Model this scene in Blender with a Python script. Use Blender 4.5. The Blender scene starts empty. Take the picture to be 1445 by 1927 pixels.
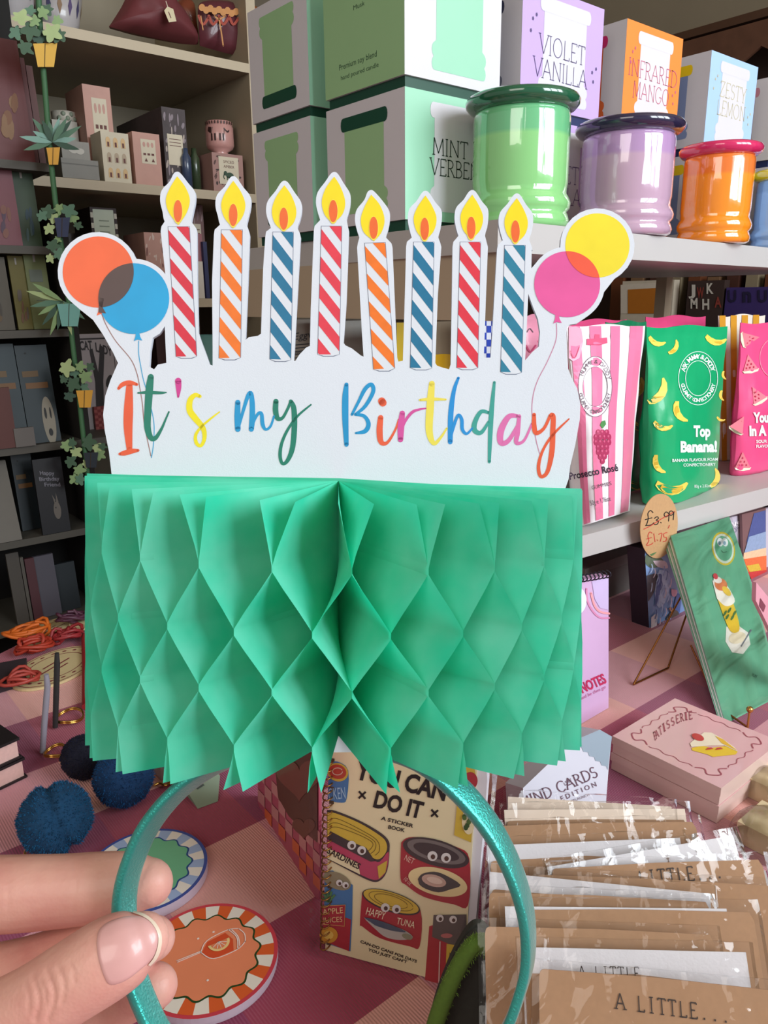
import bpy, bmesh, math, random
from mathutils import Vector, Matrix, noise
from mathutils.geometry import tessellate_polygon
S = bpy.context.scene
COL = S.collection
rnd = random.Random(7)
V = Vector
# ---------------------------------------------------------------- camera
F = 1450.0; PW = 1445.0; PH = 1927.0
CAM = V((0, 0, 1.17))
_y, _p, _r = math.radians(50.5), math.radians(15.35), math.radians(-0.6)
_h = V((math.cos(_y), math.sin(_y), 0)); Z = V((0, 0, 1))
FWD = _h * math.cos(_p) - Z * math.sin(_p)
_r0 = FWD.cross(Z).normalized(); _u0 = _r0.cross(FWD)
RT = _r0 * math.cos(_r) + _u0 * math.sin(_r)
UP = -_r0 * math.sin(_r) + _u0 * math.cos(_r)
cd = bpy.data.cameras.new('camera'); cam = bpy.data.objects.new('camera', cd); COL.objects.link(cam)
cam.matrix_world = Matrix(((RT.x, UP.x, -FWD.x, CAM.x), (RT.y, UP.y, -FWD.y, CAM.y), (RT.z, UP.z, -FWD.z, CAM.z), (0, 0, 0, 1)))
cd.sensor_fit = 'VERTICAL'; cd.sensor_height = 24.0; cd.lens = 24.0 * F / PH
cd.clip_start = 0.01; cd.clip_end = 50
S.camera = cam
# ---------------------------------------------------------------- light
S.view_settings.view_transform = 'Standard'; S.view_settings.look = 'None'
S.view_settings.gamma = 1; S.view_settings.use_curve_mapping = False
S.view_settings.exposure = 0.0
w = bpy.data.worlds.new('world'); S.world = w; w.use_nodes = True
bgn = w.node_tree.nodes['Background']
bgn.inputs[0].default_value = (1.0, 0.93, 0.86, 1); bgn.inputs[1].default_value = 0.36
def area(name, loc, tgt, sx, sy, power, col):
    l = bpy.data.lights.new(name, 'AREA'); l.shape = 'RECTANGLE'; l.size = sx; l.size_y = sy
    l.energy = power; l.color = col
    o = bpy.data.objects.new(name, l); COL.objects.link(o); o.location = loc
    o.rotation_euler = (V(tgt) - V(loc)).to_track_quat('-Z', 'Y').to_euler(); return o
WPOW = 19.0
for i, xx in enumerate((0.62, 1.12, 1.62)):
    area('window_daylight', (xx, -1.25, 1.86), (xx, 0, 1.86), 0.42, 1.15, WPOW, (0.86, 0.94, 1.0))
area('left_fill_light', (-1.3, -0.5, 2.2), (0.5, 0.6, 1.0), 1.1, 1.1, 14.0, (1.0, 0.93, 0.86))  # added warm fill from upper left, brightens left-facing sides; no lamp there
# ---------------------------------------------------------------- pixel rays on real planes
def ray(px, py): return FWD + RT * ((px - PW / 2) / F) + UP * ((PH / 2 - py) / F)
def on(ax, v, px, py):
    d = ray(px, py); return CAM + d * ((v - CAM[ax]) / d[ax])
def dep(px, py, t): return CAM + ray(px, py) * t
def T(px, py, z=0.75): return on(2, z, px, py)
def plane(pt, n):
    n = V(n).normalized()
    if n.dot(FWD) > 0: n = -n
    def f(px, py, w=0.0):
        d = ray(px, py); t = (pt - CAM).dot(n) / d.dot(n)
        q = CAM + d * t + n * w
        if w < 0 and pt.z > .7504 and pt.z < .7506: q.z = max(q.z, .7505)
        return q
    return f
def plane3(a, b, c): return plane(a, (b - a).cross(c - a))
def local(o, ux, uy):
    n = V(ux).cross(V(uy)).normalized()
    return lambda u, v, w=0.0: o + V(ux) * u + V(uy) * v + n * w
# ---------------------------------------------------------------- materials
def lin(c):
    c = c.lstrip('#'); r = [int(c[i:i + 2], 16) / 255 for i in (0, 2, 4)]
    return tuple((x / 12.92 if x <= .04045 else ((x + .055) / 1.055) ** 2.4) for x in r)
MATS = {}; SHADE_DIM = 1.0
def mat(hexc, rough=.55, var=.06, scale=60, metal=0, coat=0, bump=0, bscale=300, sheen=0, key=''):
    k = (hexc, rough, var, scale, metal, coat, bump, bscale, sheen, key, SHADE_DIM)
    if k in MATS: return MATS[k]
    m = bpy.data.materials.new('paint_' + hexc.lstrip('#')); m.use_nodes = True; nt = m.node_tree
    b = nt.nodes['Principled BSDF']; c = tuple(x * SHADE_DIM for x in lin(hexc))
    b.inputs['Roughness'].default_value = rough; b.inputs['Metallic'].default_value = metal
    b.inputs['Coat Weight'].default_value = coat; b.inputs['Coat Roughness'].default_value = .05
    b.inputs['Sheen Weight'].default_value = sheen
    tc = nt.nodes.new('ShaderNodeTexCoord'); nz = nt.nodes.new('ShaderNodeTexNoise')
    nz.inputs['Scale'].default_value = scale; nt.links.new(tc.outputs['Object'], nz.inputs['Vector'])
    mx = nt.nodes.new('ShaderNodeMix'); mx.data_type = 'RGBA'
    mx.inputs['A'].default_value = tuple(x * (1 - var) for x in c) + (1,)
    mx.inputs['B'].default_value = tuple(min(1, x * (1 + var)) for x in c) + (1,)
    nt.links.new(nz.outputs['Fac'], mx.inputs['Factor']); nt.links.new(mx.outputs['Result'], b.inputs['Base Color'])
    if bump:
        n2 = nt.nodes.new('ShaderNodeTexNoise'); n2.inputs['Scale'].default_value = bscale; n2.inputs['Detail'].default_value = 4
        nt.links.new(tc.outputs['Object'], n2.inputs['Vector'])
        bp = nt.nodes.new('ShaderNodeBump'); bp.inputs['Strength'].default_value = bump; bp.inputs['Distance'].default_value = .001
        nt.links.new(n2.outputs['Fac'], bp.inputs['Height']); nt.links.new(bp.outputs['Normal'], b.inputs['Normal'])
    MATS[k] = m; return m
# ---------------------------------------------------------------- mesh builder
def cr(pts, n=6):
    """catmull-rom through tuples"""
    if len(pts) < 3: return [tuple(map(float, p)) for p in pts]
    P = [pts[0]] + list(pts) + [pts[-1]]; out = []
    for i in range(1, len(P) - 2):
        for k in range(n):
            t = k / n
            out.append(tuple(.5 * ((2 * b) + (-a + c) * t + (2 * a - 5 * b + 4 * c - d) * t * t + (-a + 3 * b - 3 * c + d) * t ** 3)
                             for a, b, c, d in zip(P[i - 1], P[i], P[i + 1], P[i + 2])))
    out.append(tuple(map(float, pts[-1]))); return out
def ell(cx, cy, rx, ry, n=28, rot=0, a0=0, a1=360):
    r = math.radians(rot); o = []
    m = n if a1 - a0 >= 360 else n + 1
    for i in range(m):
        a = math.radians(a0 + (a1 - a0) * i / n); x, y = rx * math.cos(a), ry * math.sin(a)
        o.append((cx + x * math.cos(r) - y * math.sin(r), cy + x * math.sin(r) + y * math.cos(r)))
    return o
class MB:
    def __init__(s): s.v = []; s.f = []; s.m = []
    def mi(s, m):
        if m not in s.m: s.m.append(m)
        return s.m.index(m)
    def face(s, pts, m, smooth=False):
        b = len(s.v); s.v += [V(p) for p in pts]; s.f.append((tuple(range(b, b + len(pts))), s.mi(m), smooth)); return s
    def grid(s, rows, m, smooth=True, closeu=False, closev=False):
        b = len(s.v); nr = len(rows); nc = len(rows[0])
        for r in rows: s.v += [V(p) for p in r]
        for i in range(nr if closev else nr - 1):
            for j in range(nc if closeu else nc - 1):
                a = b + i * nc + j; c = b + i * nc + (j + 1) % nc; i2 = (i + 1) % nr
                s.f.append(((a, c, b + i2 * nc + (j + 1) % nc, b + i2 * nc + j), s.mi(m), smooth))
        return s
    def poly(s, f, pts, m, w=0.0, holes=()):
        loops = [[V((p[0], p[1], 0)) for p in pts]] + [[V((p[0], p[1], 0)) for p in h] for h in holes]
        flat = [q for l in loops for q in l]; b = len(s.v)
        s.v += [f(q.x, q.y, w) for q in flat]
        for t in tessellate_polygon(loops): s.f.append((tuple(b + i for i in t), s.mi(m), False))
        return s
    def slab(s, f, pts, w0, w1, m, side=None, holes=()):
        side = side or m
        s.poly(f, pts, m, w1, holes); s.poly(f, pts, side, w0, holes)
        for l in [pts] + list(holes):
            for i in range(len(l)):
                a, c = l[i], l[(i + 1) % len(l)]
                s.face([f(a[0], a[1], w0), f(c[0], c[1], w0), f(c[0], c[1], w1), f(a[0], a[1], w1)], side)
        return s
    def stroke(s, f, pts, m, w=0.0, n=6, width=None):
        P = [(p[0], p[1], (p[2] if len(p) > 2 else width)) for p in pts]
        P = cr(P, n) if n > 1 else P
        L = []; R = []
        for i, (x, y, wd) in enumerate(P):
            a = P[max(0, i - 1)]; c = P[min(len(P) - 1, i + 1)]
            dx, dy = c[0] - a[0], c[1] - a[1]; l = math.hypot(dx, dy) or 1
            nx, ny = -dy / l * wd / 2, dx / l * wd / 2
            L.append((x + nx, y + ny)); R.append((x - nx, y - ny))
        for i in range(len(P) - 1):
            s.face([f(*L[i], w), f(*L[i + 1], w), f(*R[i + 1], w), f(*R[i], w)], m)
        if n > 1:
            for p in (P[0], P[-1]): s.face([f(q[0], q[1], w) for q in ell(p[0], p[1], p[2] / 2, p[2] / 2, 12)], m)
        return s
    def box(s, x0, x1, y0, y1, z0, z1, m, mt=None, mf=None, ml=None):
        P = lambda x, y, z: V((x, y, z))
        s.face([P(x0, y0, z0), P(x1, y0, z0), P(x1, y0, z1), P(x0, y0, z1)], mf or m)
        s.face([P(x1, y1, z0), P(x0, y1, z0), P(x0, y1, z1), P(x1, y1, z1)], m)
        s.face([P(x0, y1, z0), P(x0, y0, z0), P(x0, y0, z1), P(x0, y1, z1)], ml or m)
        s.face([P(x1, y0, z0), P(x1, y1, z0), P(x1, y1, z1), P(x1, y0, z1)], m)
        s.face([P(x0, y0, z1), P(x1, y0, z1), P(x1, y1, z1), P(x0, y1, z1)], mt or m)
        s.face([P(x0, y1, z0), P(x1, y1, z0), P(x1, y0, z0), P(x0, y0, z0)], m)
        return s
    def hexa(s, b, t, m, mt=None):
        """b, t: 4 bottom and 4 top points, same order"""
        for i in range(4):
            j = (i + 1) % 4; s.face([b[i], b[j], t[j], t[i]], m)
        s.face(t, mt or m); s.face(b[::-1], m); return s
    def tube(s, pts, r, m, n=8, closed=False, flat=None):
        P = [V(p) for p in pts]; N = len(P); rows = []; prev = None
        for i in range(N):
            a = P[(i - 1) % N] if closed else P[max(0, i - 1)]; c = P[(i + 1) % N] if closed else P[min(N - 1, i + 1)]
            t = (c - a).normalized()
            if prev is None:
                prev = t.orthogonal().normalized()
            x = (prev - t * prev.dot(t)).normalized(); prev = x; y = t.cross(x)
            rr = r[i] if isinstance(r, (list, tuple)) else r
            rows.append([P[i] + (x * math.cos(2 * math.pi * k / n) + y * math.sin(2 * math.pi * k / n)) * rr for k in range(n)])
        s.grid(rows, m, True, closeu=True, closev=closed)
        if not closed:
            s.face(rows[0][::-1], m); s.face(rows[-1], m)
        return s
    def lathe(s, c, prof, m, n=40, sx=1, sy=1):
        rows = [[V((c[0] + r * sx * math.cos(2 * math.pi * k / n), c[1] + r * sy * math.sin(2 * math.pi * k / n), c[2] + z)) for k in range(n)] for r, z in prof]
        s.grid(rows, m, True, closeu=True); return s
    def sphere(s, c, r, m, nu=16, nv=10, sc=(1, 1, 1)):
        rows = [[V((c[0] + r * sc[0] * math.sin(math.pi * i / nv) * math.cos(2 * math.pi * k / nu), c[1] + r * sc[1] * math.sin(math.pi * i / nv) * math.sin(2 * math.pi * k / nu),
                    c[2] + r * sc[2] * math.cos(math.pi * i / nv))) for k in range(nu)] for i in range(nv + 1)]
        s.grid(rows, m, True, closeu=True); return s
    def build(s, name, parent=None, label=None, merge=0):
        me = bpy.data.meshes.new(name)
        if parent is None:
            lo = V([min(v[i] for v in s.v) for i in range(3)]); hi = V([max(v[i] for v in s.v) for i in range(3)])
            org = V(((lo.x + hi.x) / 2, (lo.y + hi.y) / 2, lo.z))
        else:
            org = V(parent.location); q = parent.parent
            while q: org += V(q.location); q = q.parent
        me.from_pydata([tuple(v - org) for v in s.v], [], [f[0] for f in s.f])
        for m in s.m: me.materials.append(m)
        for p, f in zip(me.polygons, s.f): p.material_index = f[1]; p.use_smooth = f[2]
        me.update()
        if merge:
            bm = bmesh.new(); bm.from_mesh(me); bmesh.ops.remove_doubles(bm, verts=bm.verts, dist=merge)
            bmesh.ops.recalc_face_normals(bm, faces=bm.faces); bm.to_mesh(me); bm.free()
        o = bpy.data.objects.new(name, me); COL.objects.link(o)
        if parent is None: o.location = org
        else: o.parent = parent
        if label: o['label'] = label
        return o
def tag(o, label, cat, group=None, kind=None):
    o['label'] = label; o['category'] = cat
    if group: o['group'] = group
    if kind: o['kind'] = kind
    return o
def thing(name, loc, label, cat, group=None):
    o = bpy.data.objects.new(name, None); COL.objects.link(o); o.location = loc; o.empty_display_size = .02
    return tag(o, label, cat, group)
def struct(o): o['kind'] = 'structure'; return o
# ---------------------------------------------------------------- lettering
_tx = {}
def tmesh(ch, off=0.0):
    k = (ch, off)
    if k not in _tx:
        c = bpy.data.curves.new('t', 'FONT'); c.body = ch; c.offset = off; c.resolution_u = 3
        o = bpy.data.objects.new('t', c); COL.objects.link(o)
        dg = bpy.context.evaluated_depsgraph_get(); me = o.evaluated_get(dg).to_mesh()
        vs = [(v.co.x, v.co.y) for v in me.vertices]; fs = [tuple(p.vertices) for p in me.polygons]
        o.evaluated_get(dg).to_mesh_clear(); bpy.data.objects.remove(o); bpy.data.curves.remove(c)
        _tx[k] = (vs, fs)
    return _tx[k]
def text(mb, f, s, p0, p1, h, m, w=0.0, off=.0, cap=.7, shear=0.0, up=None):
    """s written from baseline p0 to baseline p1 (frame units), capital height h; frame v grows downward unless up given"""
    vs, fs = tmesh(s, off); x0 = min(v[0] for v in vs); x1 = max(v[0] for v in vs)
    ex = V((p1[0] - p0[0], p1[1] - p0[1])); u = V(up) if up else V((ex.y, -ex.x)).normalized(); b = len(mb.v)
    for x, y in vs:
        t = (x - x0 + shear * y) / (x1 - x0); q = V(p0) + ex * t + u * (y / cap * h)
        mb.v.append(f(q.x, q.y, w))
    for fa in fs: mb.f.append((tuple(b + i for i in fa), mb.mi(m), False))
def arctext(mb, f, s, cx, cy, rx, ry, a0, a1, h, m, w=0.0, flip=False, off=.0):
    for i, ch in enumerate(s):
        if ch == ' ': continue
        a = math.radians(a0 + (a1 - a0) * (i + .5) / len(s))
        x, y = cx + rx * math.cos(a), cy + ry * math.sin(a)
        t = V((-rx * math.sin(a), ry * math.cos(a))).normalized() * (-1 if flip else 1)
        vs, fs = tmesh(ch, off); xm = (min(v[0] for v in vs) + max(v[0] for v in vs)) / 2; u = V((t.y, -t.x)); b = len(mb.v)
        for vx, vy in vs:
            q = V((x, y)) + t * ((vx - xm) / .7 * h) + u * ((vy - .35) / .7 * h); mb.v.append(f(q.x, q.y, w))
        for fa in fs: mb.f.append((tuple(b + k for k in fa), mb.mi(m), False))
def A_(cx, cy, rx, ry, a0, a1, n=10):
    return [(cx + rx * math.cos(math.radians(a0 + (a1 - a0) * i / n)), cy + ry * math.sin(math.radians(a0 + (a1 - a0) * i / n))) for i in range(n + 1)]
SER = {  # serif capitals: width, strokes (frame: y up, cap height 1)
 'A': (.75, [[(0, 0), (.36, 1), (.74, 0)], [(.13, .35), (.6, .35)]]), 'B': (.6, [[(.1, 0), (.1, 1)], [(.1, 1)] + A_(.25, .76, .25, .24, 90, -90) + [(.1, .52)], [(.1, .52)] + A_(.28, .26, .3, .26, 90, -90) + [(.1, 0)]]),
 'C': (.75, [A_(.42, .5, .38, .5, 45, 315, 16)]), 'D': (.75, [[(.1, 0), (.1, 1)], [(.1, 1)] + A_(.25, .5, .45, .5, 90, -90, 14) + [(.1, 0)]]),
 'E': (.6, [[(.1, 0), (.1, 1)], [(.1, 1), (.55, 1), (.55, .88)], [(.1, .52), (.42, .52)], [(.1, 0), (.56, 0), (.56, .14)]]),
 'F': (.55, [[(.1, 0), (.1, 1)], [(.1, 1), (.55, 1), (.55, .86)], [(.1, .52), (.4, .52)]]), 'G': (.8, [A_(.42, .5, .38, .5, 45, 350, 16) + [(.76, .4), (.5, .4)]]),
 'H': (.75, [[(.1, 0), (.1, 1)], [(.65, 0), (.65, 1)], [(.1, .52), (.65, .52)]]), 'I': (.25, [[(.12, 0), (.12, 1)]]), 'K': (.7, [[(.1, 0), (.1, 1)], [(.1, .45), (.6, 1)], [(.25, .6), (.66, 0)]]),
 'L': (.55, [[(.1, 0), (.1, 1)], [(.1, 0), (.54, 0), (.54, .16)]]), 'M': (.9, [[(.08, 0), (.12, 1), (.45, .1), (.78, 1), (.82, 0)]]), 'N': (.8, [[(.1, 0), (.1, 1), (.7, 0), (.7, 1)]]),
 'O': (.85, [A_(.42, .5, .38, .5, 0, 360, 20)]), 'P': (.6, [[(.1, 0), (.1, 1)], [(.1, 1)] + A_(.25, .74, .27, .26, 90, -90) + [(.1, .48)]]),
 'R': (.68, [[(.1, 0), (.1, 1)], [(.1, 1)] + A_(.25, .75, .27, .25, 90, -90) + [(.1, .5)], [(.28, .5), (.64, 0)]]),
 'S': (.55, [A_(.27, .75, .2, .25, 30, 250, 10) + A_(.27, .26, .23, .26, 80, -150, 10)]), 'T': (.65, [[(.32, 0), (.32, 1)], [(.02, .86), (.02, 1), (.62, 1), (.62, .86)]]),
 'U': (.75, [[(.1, 1), (.1, .3)] + A_(.37, .28, .27, .28, 180, 360) + [(.64, 1)]]), 'V': (.72, [[(0, 1), (.36, 0), (.72, 1)]]), 'Y': (.7, [[(.02, 1), (.35, .48), (.68, 1)], [(.35, .48), (.35, 0)]]),
 'Z': (.65, [[(.08, .84), (.08, 1), (.58, 1), (.05, 0), (.6, 0), (.6, .16)]]), '.': (.3, [[(.06, .06), (.2, .06)]]), ' ': (.4, [])}
def serif(mb, f, s, p0, p1, h, m, w=0.0, th=.055, up=None, mono=0):
    tot = sum((mono or SER[c][0] + .08) for c in s); ex = V((p1[0] - p0[0], p1[1] - p0[1]))
    u = (V(up).normalized() if up else V((ex.y, -ex.x)).normalized()) * h; x = 0
    g = lambda a, b, ww=0.0: f(*(V(p0) + ex * (a / tot) + u * b), ww)
    asp = ex.length / tot / h
    for c in s:
        wd, st = SER[c]; o = x + ((mono - wd) / 2 if mono else .04)
        for pl in st:
            P = [(o + a, b, th) for a, b in pl]
            gg = lambda a, b, ww=0.0: g(a, b, ww)
            for a, b in zip(P, P[1:]):
                if c == '.': a, b = (a[0], a[1], .14), (b[0], b[1], .14)
                mb.stroke(gg, [a, b], m, w, n=1)
            for q in (P[0], P[-1]):
                if (q[1] in (0, 1)) and c not in 'EFTLZCGSO' or (c in 'IEFTLBDPR' and q is P[0] and q[1] in (0, 1) and len(pl) == 2):
                    tk = .15 if mono else .1; mb.stroke(gg, [(q[0] - tk, q[1], th * .8), (q[0] + tk, q[1], th * .8)], m, w, n=1)
        x += (mono or wd + .08)
# ================================================================ ROOM
M_taupe = mat('#b9a78e', .6, .04, 8); M_white = mat('#cfcbc6', .45, .03, 10)
struct(MB().box(-2.2, 3.6, -1.6, 3.2, -.05, 0, mat('#6b5a4c', .6, .2, 6)).build('floor'))
struct(MB().box(-2.2, 3.6, 3.0, 3.06, 0, 2.7, mat('#8a7d6c', .9, .05, 5)).build('wall_back'))
struct(MB().box(3.0, 3.06, -1.6, 3.06, 0, 2.7, mat('#9a8b74', .9, .05, 5)).build('wall_right'))
struct(MB().box(-2.2, 3.06, -1.6, 3.06, 2.7, 2.76, mat('#b5a88f', .9, .04, 5)).build('ceiling'))
# shop window behind the camera (its frame shows only in reflections)
wf = MB(); M_fr = mat('#ece9e2', .5)
for xx in (0.37, 0.87, 1.37, 1.87): wf.box(xx - .03, xx + .03, -1.24, -1.2, 1.2, 2.5, M_fr)
for zz in (1.2, 2.45): wf.box(.37, 1.87, -1.24, -1.2, zz, zz + .05, M_fr)
struct(wf.build('window_1'))

# ================================================================ HEADBAND
D0 = 0.22; K = D0 / F
def HB(px, py, w=0.0): return CAM + ray(px, py) * D0 - FWD * w
def zf(ox, oy, s): return lambda x, y, w=0.0: HB(ox + x / s, oy + y / s, w)
hb = thing('birthday_headband', HB(637, 1416), 'birthday cake party headband with green paper honeycomb on a turquoise satin hoop', 'headband')
M_card = mat('#dde3ee', .5, .02, 30, bump=.06, bscale=2500); M_cedge = mat('#c2c8d4', .6)
CND = [  # TL, TR, BR, BL, flame tip, flame bottom, half width, wide y, colours
 ((316.7,427),(356,427),(370,670.5),(331.7,671),(333.5,332),(336,424),22.5,376,(335,397.7),'#d7263f'),
 ((417,433),(455.8,433),(452.4,673),(412.4,674),(439,340.5),(439,430),22.7,385,(439,405),'#f0761c'),
 ((513.7,437),(551.8,437),(547,677),(508,676),(535.3,349),(534,436),23,396.6,(534,412),'#0f7199'),
 ((605,426),(642.8,426),(638,667),(598,667),(629,332.5),(626,421),22,380,(627,397.6),'#e2384c'),
 ((686.4,458),(724.6,457),(742.4,693),(703,695),(698.4,366.5),(704,454),22.3,413,(703,429),'#f0761c'),
 ((778.6,456),(816.4,456),(812,693),(772,692),(800.6,368),(799,454),21.5,411,(799,431),'#0f7199'),
 ((866,456),(904,456),(898.6,692.5),(859.6,692),(888.6,366.5),(886.5,451),21.3,409,(886.5,429),'#dd2f44'),
 ((949.7,462),(988,462),(981,701),(942,700),(972.5,373),(969.6,459),22,417.6,(969.6,436),'#1f7c9b')]
def head_out(c):
    """outline over one candle, left shoulder to right shoulder"""
    TL, TR, BR, BL, tip, bot, hw, wy = c[:8]; cx = (tip[0] + bot[0]) / 2
    ny = bot[1] - 7
    return [(TL[0] - 14.5, TL[1] + 8), (TL[0] - 13, TL[1] - 1), (cx - 25, ny), (cx - 27, ny - 6)] + \
        cr([(cx - 29, wy + 22), (cx - hw - 11, wy + 2), (cx - hw - 8, wy - 18), (cx - 16, tip[1] + 10), (tip[0] - 7, tip[1] - 5), (tip[0], tip[1] - 9),
            (tip[0] + 7, tip[1] - 5), (cx + 19, tip[1] + 12), (cx + hw + 9, wy - 16), (cx + hw + 10, wy + 2), (cx + 29, wy + 20)], 4) + \
        [(cx + 26, ny - 6), (cx + 25, ny), (TR[0] + 12, TR[1] + 1), (TR[0] + 14, TR[1] + 9)]
VAL = [[(371,529),(373,626),(378,641),(388,667),(395,686),(400,688),(400,656),(399,529)],
 [(467,520),(462,639.5),(468,634.6),(485,632),(491,628),(495,507)],
 [(559,570),(553,679),(556,679),(563,667.5),(576,654),(583,651),(584.7,581.6)],
 [(652,569),(646.5,645),(650,650),(662,655.6),(679,669),(684,671),(681,627)],
 [(747.4,673),(749.5,680.5),(758,679),(762,548)],
 [(824,552.6),(819,683),(822,688),(830.5,691),(845,695),(848,685.5),(850,569)],
 [(914,569),(910.6,665),(912,673),(923,673),(926,631)]]
out = [(212,905),(210,893),(205,850),(197,810),(194,780),(198,745),(208,715),(222,683),(213,664),(194,630),(175,602),(150,582)]
out += ell(184, 512, 75.5, 75.5, 20, 0, 115, 340)[1:]
out += ell(252, 562, 75, 75, 12, 0, 275, 322)
for i, c in enumerate(CND):
    out += head_out(c)
    if i < 7: out += VAL[i]
out += [(1000.5,470),(999.8,505)] + ell(1067, 535, 71, 71, 6, 0, 205, 258)[1:] + ell(1124, 462, 70, 70, 20, 0, 177, 435)[:-1]
out += ell(1067, 535, 71, 71, 8, 0, 12, 55) + [(1085,609),(1072,611),(1067,616),(1066,627),(1069,694),(1076,712),(1086,731),(1092,760),(1091,789),(1082,839),(1073,876),(1070,901),
        (1060,930),(1045,1330),(1000,1375),(760,1414),(620,1416),(480,1412),(300,1378),(235,1330),(222,960)]
HOLES = [[(310,614),(300,628),(287,636),(283,660),(281,690),(290,695),(297,686),(313,683),(311,640)],
         [(994,553),(1003,578),(1012,600),(1016,625),(1014,652),(1002,662),(988,678),(990,640)]]
bd = MB(); bd.slab(HB, out, -.0014, 0, M_card, M_cedge, HOLES)
board = bd.build('cake_board', hb)
# printed candles
M_ink = mat('#6f7890', .6); M_w = mat('#dde2ec', .5, .02); M_y = mat('#f6dd12', .5, .05, 300); M_y2 = mat('#f3e04a', .5); M_or = mat('#ee6a2c', .5, .08, 400)
def clipband(TL, TR, BR, BL, a, b):
    """stripe polygon in unit square between the lines y = a + .75x' and y = b + .75x' (x',y' in widths)"""
    Hh = ((BL[0]-TL[0])**2 + (BL[1]-TL[1])**2) ** .5 / abs(TR[0] - TL[0])
    P = [(0, a), (1, a + 1.28), (1, b + 1.28), (0, b)]
    for lim, sg in ((0, 1), (Hh, -1)):
        o = []
        for i in range(len(P)):
            p, q = P[i], P[(i + 1) % len(P)]; ip, iq = (p[1] - lim) * sg >= 0, (q[1] - lim) * sg >= 0
            if ip: o.append(p)
            if ip != iq:
                t = (lim - p[1]) / (q[1] - p[1]); o.append((p[0] + (q[0] - p[0]) * t, lim))
        P = o
        if len(P) < 3: return []
    r = []
    for x, y in P:
        t = y / Hh; l = (TL[0] + (BL[0] - TL[0]) * t, TL[1] + (BL[1] - TL[1]) * t); rr = (TR[0] + (BR[0] - TR[0]) * t, TR[1] + (BR[1] - TR[1]) * t)
        r.append((l[0] + (rr[0] - l[0]) * x, l[1] + (rr[1] - l[1]) * x))
    return r
for c in CND:
    TL, TR, BR, BL, tip, bot, hw, wy, ec, col = c; m = MB(); mc = mat(col, .5, .12, 350)
    bc = ((BL[0] + BR[0]) / 2, max(BL[1], BR[1]) + 4)
    m.poly(HB, [(TL[0]-1, TL[1]-1), (TR[0]+1, TR[1]-1), (BR[0]+1, BR[1]), (bc[0] + 10, bc[1]), (bc[0] - 10, bc[1]), (BL[0]-1, BL[1])], M_ink, .00004)
    m.poly(HB, [TL, TR, BR, (bc[0] + 9, bc[1] - 1.2), (bc[0] - 9, bc[1] - 1.2), BL], M_w, .00008)
    k = -2.2
    while k < 8:
        P = clipband(TL, TR, BR, BL, k + .98, k + 1.70)
        if P: m.poly(HB, P, mc, .00012)
        k += 1.36
    cx = (tip[0] + bot[0]) / 2
    fl = cr([tip, (cx + hw * .62, tip[1] + 20), (cx + hw, wy), (cx + hw * .75, wy + 24), bot], 6)[:-1] + cr([bot, (cx - hw * .75, wy + 24), (cx - hw, wy), (cx - hw * .66, tip[1] + 22), tip], 6)[:-1]
    m.poly(HB, fl, M_y, .0001)
    m.poly(HB, ell(ec[0], ec[1] + 1, 9.4, 23, 24, 0), M_y2, .00014); m.poly(HB, ell(ec[0], ec[1], 8, 21, 24), M_or, .00018)
    m.build('printed_candle', board)
# printed balloons
def balloon(cx, cy, r, col, kx, ky, string, scol, ring=0, kcol=None):
    m = MB(); mc = mat(col, .5, .14, 90)
    m.poly(HB, ell(cx, cy, r, r * 1.0, 48), mc, .00005 + ring)
    if kx: m.poly(HB, [(kx - 3, ky - 11), (kx + 3, ky - 11), (kx + 5, ky - 2), (kx + 9, ky + 5), (kx, ky + 3), (kx - 7, ky + 6), (kx - 4, ky - 2)], mat(kcol or col, .5), .00007 + ring)
    if string: m.stroke(HB, string, mat(scol, .6), .00004, 6, 1.7)
    return m
b = balloon(185, 512, 67, '#f2683c', 189, 588, [(192,592),(200,612),(218,642),(246,676),(258,704),(264,735),(268,760),(272,800),(284,858)], '#a07a78')
b.build('printed_balloon', board)
b = balloon(252, 562, 66.5, '#0aa3dc', 259, 636, [(261,642),(261,665),(265,690),(270,715),(276,735),(286,775),(290,800),(289,835),(285,861)], '#3fa5d4', .00006)
lens = [p for p in ell(185, 512, 67, 67, 90) if (p[0]-252)**2 + (p[1]-562)**2 <= 66.5**2]
l2 = [p for p in ell(252, 562, 66.5, 66.5, 90) if (p[0]-185)**2 + (p[1]-512)**2 <= 67**2]
def lenspoly(a, c):
    P = a + c; cx = sum(p[0] for p in P) / len(P); cy = sum(p[1] for p in P) / len(P)
    return sorted(P, key=lambda p: math.atan2(p[1] - cy, p[0] - cx))
M_ov = mat('#54413f', .5, .08, 120)
b.poly(HB, lenspoly(lens, l2), M_ov, .00018); b.poly(HB, [(187,560),(196,562),(193,578),(200,590),(186,588)], M_ov, .00018)
b.build('printed_balloon', board)
b = balloon(1124, 462, 60.5, '#f4de2b', 0, 0, None, None); b.build('printed_balloon', board)
b = balloon(1067, 535, 62, '#e5589e', 1048, 603, [(1047,609),(1046,640),(1030,680),(1012,715),(1003,745),(1001,780),(1009,830),(1018,862)], '#c98aa8', .00006)
lens = [p for p in ell(1124, 462, 60.5, 60.5, 90) if (p[0]-1067)**2 + (p[1]-535)**2 <= 62**2]
l2 = [p for p in ell(1067, 535, 62, 62, 90) if (p[0]-1124)**2 + (p[1]-462)**2 <= 60.5**2]
b.poly(HB, lenspoly(lens, l2), mat('#f0593c', .5, .12, 100), .00018); b.build('printed_balloon', board)
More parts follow.
